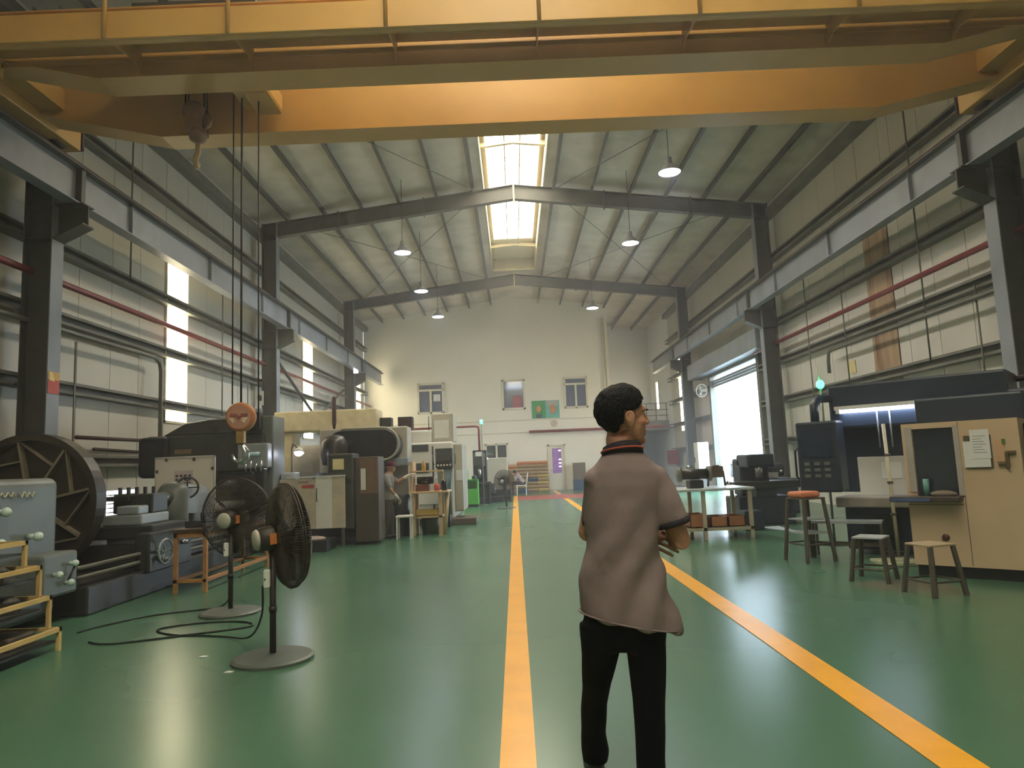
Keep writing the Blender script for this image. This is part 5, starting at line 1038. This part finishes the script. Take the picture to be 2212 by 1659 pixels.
mn = thing('person', 'man in taupe polo shirt and black trousers seen from behind, head turned to the doorway', 'person', (0.43, 2.85, 0))
HF = V(math.cos(math.radians(18)), math.sin(math.radians(18)), 0.0); HU = V(0.03, 0, 1).normalized(); HR = HF.cross(HU).normalized(); HC = V(0.022, 0.0, 1.552)
RH = Matrix((HF, HR, HU)).transposed()
def hp(f_, r_, u_): return HC + HF*f_ + HR*r_ + HU*u_
b = MB()
b.ball(hp(-0.014, 0, 0.03), (0.096, 0.076, 0.086), 20, RH); b.ball(hp(0.034, 0, -0.03), (0.06, 0.058, 0.082), 18, RH); b.ball(hp(0.04, 0, -0.074), (0.047, 0.046, 0.036), 16, RH); b.ball(hp(0.078, 0, -0.097), (0.018, 0.02, 0.017), 12, RH)
b.ball(hp(0.066, 0, 0.03), (0.027, 0.05, 0.02), 14, RH)
b.cap(hp(0.092, 0, 0.014), hp(0.107, 0, -0.018), 0.009, 0.012, 10); b.ball(hp(0.098, 0.011, -0.024), 0.009, 8); b.ball(hp(0.098, -0.011, -0.024), 0.009, 8)
b.ball(hp(0.088, 0, -0.056), (0.012, 0.022, 0.007), 12, RH); b.ball(hp(0.086, 0, -0.07), (0.012, 0.02, 0.008), 12, RH)
for sg in (-1, 1): b.ball(hp(0.055, sg*0.042, -0.02), (0.025, 0.02, 0.022), 12, RH)
for sg in (-1, 1):
    RE = RH @ Matrix.Rotation(sg*0.35, 3, 'Z') @ Matrix.Rotation(-0.15, 3, 'Y')
    b.ball(hp(-0.012, sg*0.078, -0.008), (0.022, 0.011, 0.036), 14, RE); b.ring(hp(-0.014, sg*0.086, -0.002), 0.02, 0.004, HR, 16, 5); b.ball(hp(-0.008, sg*0.074, -0.034), (0.01, 0.008, 0.012), 10, RE)
b.loft([(hp(-0.012, 0, -0.05), HF*0.058, HR*0.055), (V(0.0, 0.005, 1.47), (0.055, 0, 0), (0, 0.058, 0)), (V(0.005, 0.0, 1.40), (0.062, 0, 0), (0, 0.062, 0)), (V(0.01, 0.0, 1.33), (0.12, 0, 0), (0, 0.08, 0))], 20)
b.loft([(V(0.012, 0, 1.36), (0.1, 0, 0), (0, 0.07, 0)), (V(0.01, 0, 1.2), (0.13, 0, 0), (0, 0.09, 0)), (V(-0.01, 0, 0.95), (0.12, 0, 0), (0, 0.085, 0)), (V(-0.02, 0, 0.8), (0.13, 0, 0), (0, 0.09, 0))], 20)
ER, WR_ = V(0.222, 0.0, 1.05), V(0.2, 0.23, 1.075)
EL, WL_ = V(-0.14, 0.09, 1.09), V(0.098, 0.13, 1.075)
b.cap(V(0.125, 0, 1.3), ER, 0.05, 0.04); b.loft([(ER + (ER - WR_)*0.08, (0, 0.02, 0.032), (0.034, 0.01, 0)), (ER*0.75 + WR_*0.25, (0, 0.02, 0.042), (0.042, 0.015, 0)), (ER*0.4 + WR_*0.6, (0, 0.015, 0.036), (0.034, 0.012, 0)), (WR_, (0, 0.008, 0.029), (0.024, 0.01, 0))], 16)
b.cap(V(-0.09, 0, 1.3), EL, 0.05, 0.04); b.cap(EL, WL_, 0.042, 0.028)
hand(b, WR_, (-0.75, 0.45, -0.15), (-0.3, -0.6, -0.6), 0.5, 1.0, -1)
hand(b, WL_, (0.62, -0.72, -0.3), (0.55, 0.6, -0.4), 0.35, 1.0, -1)
union(b, 'body', skin, mn, 0.004, 2, True)
for sg in (-1, 1):
    MB().ball(hp(0.067, sg*0.027, 0.006), (0.011, 0.012, 0.01), 12, RH).build('eye', M('eye white', (226, 220, 212), 0.2), mn, True, local=True)
    MB().ball(hp(0.0765, sg*0.028, 0.006), (0.004, 0.006, 0.006), 10, RH).build('iris', M('dark iris', (30, 22, 18), 0.2), mn, True, local=True)
    MB().ball(hp(0.086, sg*0.032, 0.028), (0.007, 0.02, 0.004), 10, RH).build('eyebrow', hairm, mn, True, local=True)
# hair cap
hv, hf_ = [], []; NA, NB = 72, 44
def hairpt(th, ph):
    x, y, z = math.sin(th)*math.cos(ph), math.sin(th)*math.sin(ph), math.cos(th)
    k = 1 + 0.05*noise.noise(V(x*4, y*4, z*4)) + 0.13*max(0, z)*max(0, x + 0.2)
    return V(-0.02 + 0.108*x*k, 0.087*y*k, 0.036 + 0.102*z*k)
def keep(p):
    f_, r_, u_ = p
    if u_ > 0.07: return f_ < 0.075
    if u_ > 0.03: return f_ < 0.075 - (0.07 - u_)*0.9 - 0.01*abs(r_)/0.08
    if u_ > 0.022: return f_ < 0.02
    if u_ > -0.005: return f_ < -0.03
    if u_ > -0.03: return f_ < -0.032
    return f_ < -0.04 and u_ > -0.082
grid = [[hairpt(PI*(j + 0.5)/NB, 2*PI*i/NA) for i in range(NA)] for j in range(NB)]
hm_ = MB(); hm_.v = [hp(*p) for row in grid for p in row]
for j in range(NB - 1):
    for i in range(NA):
        q = [(j, i), (j, (i+1) % NA), (j+1, (i+1) % NA), (j+1, i)]
        if all(keep(grid[a][c]) for a, c in q): hm_.f.append(tuple(a*NA + c for a, c in q))
hm_.v.append(hp(-0.02, 0, 0.036 + 0.103)); top = len(hm_.v) - 1
hm_.f += [(top, i, (i+1) % NA) for i in range(NA)]
ho = hm_.build('hair', hairm, mn, True, local=True)
sd_ = ho.modifiers.new('thick', 'SOLIDIFY'); sd_.thickness = 0.024; sd_.offset = -1
# shirt
s = MB()
TL = [((0.0, 0.0, 0.738), 0.2, 0.15, -0.042), ((-0.005, 0, 0.80), 0.193, 0.146, -0.03), ((-0.014, 0, 0.90), 0.172, 0.134, -0.015), ((-0.02, 0, 1.0), 0.152, 0.126, -0.008), ((-0.012, 0.0, 1.1), 0.15, 0.126, 0), ((0.0, 0, 1.2), 0.155, 0.126, 0), ((0.01, 0, 1.28), 0.158, 0.118, 0), ((0.014, -0.004, 1.335), 0.145, 0.1, 0), ((0.014, -0.004, 1.375), 0.108, 0.082, 0), ((0.012, 0, 1.41), 0.074, 0.07, 0)]
s.loft([(c, (a, 0, dz), (0, b_, 0)) for c, a, b_, dz in TL], 36)
s.ball((0.128, -0.004, 1.298), (0.06, 0.07, 0.056), 20); s.ball((-0.098, -0.002, 1.298), (0.058, 0.07, 0.056), 20)
s.loft([((0.135, 0, 1.3), (0.048, 0, 0.02), (0, 0.068, 0)), ((0.152, -0.004, 1.25), (0.056, 0, 0.016), (0, 0.072, 0)), ((0.176, -0.01, 1.18), (0.062, 0, 0.016), (0, 0.075, 0)), ((0.19, -0.015, 1.125), (0.066, 0, 0.018), (0, 0.077, 0))], 24)
s.loft([((-0.1, 0, 1.3), (0.048, 0, -0.02), (0, 0.068, 0)), ((-0.108, 0.01, 1.25), (0.05, 0, -0.01), (0, 0.07, 0)), ((-0.112, 0.035, 1.18), (0.05, 0, 0), (0, 0.068, 0)), ((-0.114, 0.06, 1.13), (0.05, 0, 0), (0, 0.066, 0))], 24)
def folds(p, n):
    t = max(0, min(1, (1.3 - p.z)/0.35)); k = 0.0
    if abs(p.x) < 0.19 or p.z < 1.1: k = 0.0085*t*math.sin((p.x*0.95 + (p.z - 1.0)*-0.5)*44 + 1.2*math.sin(p.z*9))
    return n*(k + 0.007*noise.noise(p*6.0) + 0.003*noise.noise(p*17.0))
union(s, 'polo_shirt', shirtm, mn, 0.008, 5, True, folds)
MB().loft([((0.008, -0.004, 1.402), (0.086, 0, 0.004), (0, 0.08, -0.014)), ((0.006, -0.002, 1.436), (0.077, 0, 0.006), (0, 0.074, -0.018)), ((0.005, 0, 1.441), (0.066, 0, 0.006), (0, 0.064, -0.016))], 32).build('collar', trim_m, mn, True, local=True)
for z, w_ in ((1.418, 0.0845),): MB().tube([V(0.0075 + w_*math.cos(2*PI*i/32), -0.0035 + (w_ - 0.006)*math.sin(2*PI*i/32), z + 0.005*math.cos(2*PI*i/32) - 0.013*math.sin(2*PI*i/32)) for i in range(32)], 0.0045, 6, True).build('collar_stripe', stripe_m, mn, True, local=True)
MB().loft([((0.1895, -0.0145, 1.136), (0.068, 0, 0.018), (0, 0.079, 0)), ((0.1925, -0.016, 1.112), (0.067, 0, 0.018), (0, 0.078, 0))], 28).build('sleeve_cuff', trim_m, mn, True, local=True)
MB().loft([((-0.114, 0.058, 1.142), (0.053, 0, 0), (0, 0.069, 0)), ((-0.1145, 0.064, 1.12), (0.052, 0, 0), (0, 0.068, 0))], 28).build('sleeve_cuff', trim_m, mn, True, local=True)
MB().tube([V(0.201*math.cos(2*PI*i/48), 0.151*math.sin(2*PI*i/48), 0.75 - 0.042*math.cos(2*PI*i/48)) for i in range(48)], 0.0035, 5, True).build('hem_seam', shirtm, mn, True, local=True)
# trousers
p = MB()
p.loft([((-0.015, 0, 0.86), (0.15, 0, 0), (0, 0.11, 0)), ((-0.02, 0, 0.76), (0.165, 0, 0), (0, 0.118, 0)), ((-0.025, 0, 0.68), (0.165, 0, 0), (0, 0.115, 0)), ((-0.03, 0, 0.64), (0.15, 0, 0), (0, 0.09, 0))], 28)
p.loft([((-0.118, 0.01, 0.74), (0.085, 0, 0), (0, 0.105, 0)), ((-0.122, 0.03, 0.62), (0.076, 0, 0), (0, 0.095, 0)), ((-0.135, 0.12, 0.48), (0.06, 0, 0), (0, 0.078, 0)), ((-0.138, 0.23, 0.36), (0.054, 0, 0), (0, 0.07, 0)), ((-0.135, 0.36, 0.2), (0.055, 0, 0), (0, 0.07, 0)), ((-0.128, 0.42, 0.1), (0.062, 0, 0), (0, 0.078, 0)), ((-0.13, 0.43, 0.05), (0.056, 0, 0), (0, 0.074, 0))], 24)
p.loft([((0.055, 0.0, 0.74), (0.085, 0, 0), (0, 0.105, 0)), ((0.055, 0.0, 0.6), (0.074, 0, 0), (0, 0.096, 0)), ((0.052, -0.02, 0.44), (0.062, 0, 0), (0, 0.08, 0)), ((0.04, -0.05, 0.25), (0.054, 0, 0), (0, 0.07, 0)), ((0.035, -0.06, 0.1), (0.056, 0, 0), (0, 0.072, 0)), ((0.035, -0.06, 0.05), (0.055, 0, 0), (0, 0.072, 0))], 24)
union(p, 'trousers', pantm, mn, 0.009, 5, True, lambda q, n: n*(0.006*noise.noise(q*5) + 0.004*math.sin(q.z*34 + q.x*20)*max(0, 0.5 - q.z)))
for x, y in ((-0.13, 0.48), (0.038, -0.01)):
    sh_ = MB(); sh_.ball((x, y, 0.045), (0.045, 0.13, 0.045), 16); sh_.ball((x, y - 0.06, 0.06), (0.042, 0.06, 0.06), 14); sh_.box(x - 0.045, x + 0.045, y - 0.12, y + 0.12, 0.001, 0.02)
    union(sh_, 'shoe', shoem, mn, 0.008, 3, True)
def figure(name_label, loc, J, mats, cap=None, vox=0.012, gloves=None):
    t = thing('person', name_label, 'person', loc)
    b = MB(); hc = V(J['head']); fd = V(J['face']).normalized()
    b.ball(hc, (0.085, 0.08, 0.11), 16); b.ball(hc + fd*0.035 + V(0, 0, -0.03), (0.06, 0.06, 0.075), 14); b.ball(hc + fd*0.095 + V(0, 0, -0.015), 0.016, 8)
    sd2 = V(-fd.y, fd.x, 0)
    for sg in (-1, 1): b.ball(hc + sd2*0.083*sg, (0.018, 0.018, 0.03), 8)
    b.cap(hc + V(0, 0, -0.08) - fd*0.02, V(J['neck']), 0.052, 0.06); b.cap(V(J['neck']) - V(0, 0, 0.05), V(J['hip']), 0.1, 0.11)
    for sd3 in 'LR':
        b.cap(V(J['sh' + sd3]), V(J['el' + sd3]), 0.046, 0.038); b.cap(V(J['el' + sd3]), V(J['wr' + sd3]), 0.038, 0.026)
        dv = (V(J['wr' + sd3]) - V(J['el' + sd3])).normalized(); hand(b, J['wr' + sd3], dv, V(0, 0, -1) if abs(dv.z) < 0.9 else fd, 0.45)
    union(b, 'body', skin, t, vox, 2, True)
    s = MB(); nk, hpv = V(J['neck']), V(J['hip']); ax = (hpv - nk); la_ = (V(J['shR']) - V(J['shL'])); lat = la_.normalized(); fwd = lat.cross(ax.normalized()).normalized()
    s.loft([(nk - ax*0.02, lat*0.075, fwd*0.07), (nk + ax*0.1, lat*(la_.length*0.52), fwd*0.1), (nk + ax*0.35, lat*(la_.length*0.5), fwd*0.125), (nk + ax*0.75, lat*0.155, fwd*0.12), (nk + ax*1.08, lat*0.18, fwd*0.14)], 24)
    for sd3 in 'LR': s.cap(V(J['sh' + sd3]), V(J['sh' + sd3]).lerp(V(J['el' + sd3]), 0.75), 0.068, 0.066, 14)
    union(s, 'shirt', mats[0], t, vox, 3, True, lambda q, n: n*0.012*noise.noise(q*7))
    p = MB(); p.cap(hpv + V(0, 0, 0.03), hpv - V(0, 0, 0.02), 0.125, 0.125)
    for sd3 in 'LR': p.cap(hpv + lat*(0.08 if sd3 == 'R' else -0.08), V(J['kn' + sd3]), 0.09, 0.066, 14); p.cap(V(J['kn' + sd3]), V(J['an' + sd3]), 0.064, 0.055, 14)
    union(p, 'trousers', mats[1], t, vox, 3, True)
    for sd3 in 'LR':
        a = V(J['an' + sd3]); q = MB(); q.ball(V(a.x, a.y, 0.045) + V(fd.x, fd.y, 0)*0.05, (0.05 + 0.07*abs(fd.x), 0.05 + 0.07*abs(fd.y), 0.045), 12); q.ball(V(a.x, a.y, 0.06), 0.055, 10); union(q, 'shoe', shoem, t, 0.012, 2, True)
    if gloves:
        for sd3 in 'LR':
            g = MB(); dv = (V(J['wr' + sd3]) - V(J['el' + sd3])).normalized(); hand(g, J['wr' + sd3], dv, V(0, 0, -1) if abs(dv.z) < 0.9 else fd, 0.45, 1.16); g.cap(V(J['wr' + sd3]) - dv*0.05, V(J['wr' + sd3]), 0.035, 0.035); union(g, 'glove', gloves, t, 0.008, 1, True)
    if cap:
        c = MB(); c.lathe([(0.002, 0.125), (0.05, 0.118), (0.085, 0.085), (0.1, 0.04), (0.1, 0.01), (0.09, 0.01)], hc - fd*0.005 + V(0, 0, 0.005), (fd.x*0.1, fd.y*0.1, 1), 22)
        c.ball(hc + fd*0.12 + V(0, 0, 0.03), (0.035 + 0.04*abs(fd.x), 0.035 + 0.04*abs(fd.y), 0.01), 12); c.build('cap', cap, t, True, local=True)
    else:
        c = MB(); c.ball(hc - fd*0.02 + V(0, 0, 0.025), (0.092, 0.088, 0.1), 16); c.build('hair', hairm, t, True, local=True)
    return t
figure('worker in grey shirt, maroon cap and white gloves standing at the dark milling centre', (-2.56, 14.25, 0),
       dict(head=(0.02, 0, 1.43), face=(0.9, 0.4, -0.2), neck=(-0.03, 0, 1.3), hip=(-0.06, 0, 0.82), shL=(-0.09, 0.17, 1.24), shR=(-0.05, -0.17, 1.24), elL=(0.12, 0.2, 1.12), wrL=(0.3, 0.22, 1.22), elR=(0.03, -0.22, 1.0), wrR=(0.14, -0.12, 0.84), knL=(0.0, 0.09, 0.44), knR=(-0.04, -0.09, 0.44), anL=(-0.02, 0.1, 0.08), anR=(-0.1, -0.1, 0.08)),
       (M('grey work shirt', (142, 140, 136), 0.85), M('dark grey work trousers', (72, 68, 62), 0.85)), M('maroon cap', (92, 30, 36), 0.8), gloves=M('white work glove', (222, 216, 204), 0.85))
figure('person in a pale grey shirt bending forward on a white chair by the far fan', (0.2, 31.6, 0),
       dict(head=(-0.27, 0, 0.98), face=(-0.9, 0, -0.5), neck=(-0.16, 0, 0.94), hip=(0.08, 0, 0.56), shL=(-0.12, -0.17, 0.9), shR=(-0.12, 0.17, 0.9), elL=(-0.28, -0.2, 0.68), wrL=(-0.46, -0.12, 0.62), elR=(-0.28, 0.2, 0.68), wrR=(-0.46, 0.12, 0.62), knL=(-0.34, -0.1, 0.52), knR=(-0.34, 0.1, 0.52), anL=(-0.36, -0.1, 0.09), anR=(-0.36, 0.1, 0.09)),
       (M('pale grey shirt', (158, 144, 140), 0.85), M('dark work trousers', (46, 42, 40), 0.85)))
wc = thing('white_chair', 'white slim chair under the seated person at the far end', 'chair', (0.28, 31.6, 0))
B(0.0, 0.46, 31.38, 31.82, 0.41, 0.44).build('seat', plast, wc, bevel=0.01)
for x in (0.02, 0.43):
    for y in (31.39, 31.79): B(x, x + 0.03, y, y + 0.03, 0, 0.41).build('leg', plast, wc)
for y in (31.39, 31.79): MB().cyl((0.45, y + 0.015, 0.44), (0.54, y + 0.015, 0.98), 0.018).build('back_post', plast, wc, True)
for z in (0.7, 0.92): MB().cyl((0.485 + (z - 0.65)*0.17, 31.4, z), (0.485 + (z - 0.65)*0.17, 31.8, z), 0.016).build('back_rail', plast, wc, True)

# ------------------------------------------------------------------ thin haze added to lift the shadows, standing in for lens veil
hz = bpy.data.materials.new('lens veil haze'); hz.use_nodes = True; hn = hz.node_tree; hn.nodes.remove(hn.nodes['Principled BSDF'])
vs_ = hn.nodes.new('ShaderNodeVolumeScatter'); vs_.inputs['Density'].default_value = 0.007; vs_.inputs['Anisotropy'].default_value = 0.35; vs_.inputs['Color'].default_value = (0.95, 0.95, 0.93, 1)
hn.links.new(vs_.outputs[0], hn.nodes['Material Output'].inputs['Volume'])
hzo = B(XL - 0.4, XR + 0.5, -8.5, 41.4, -0.3, 10.8).build('lens_veil_haze', hz)
hzo['kind'] = 'structure'; hzo['label'] = 'thin added haze that lifts the shadows in place of lens veil'
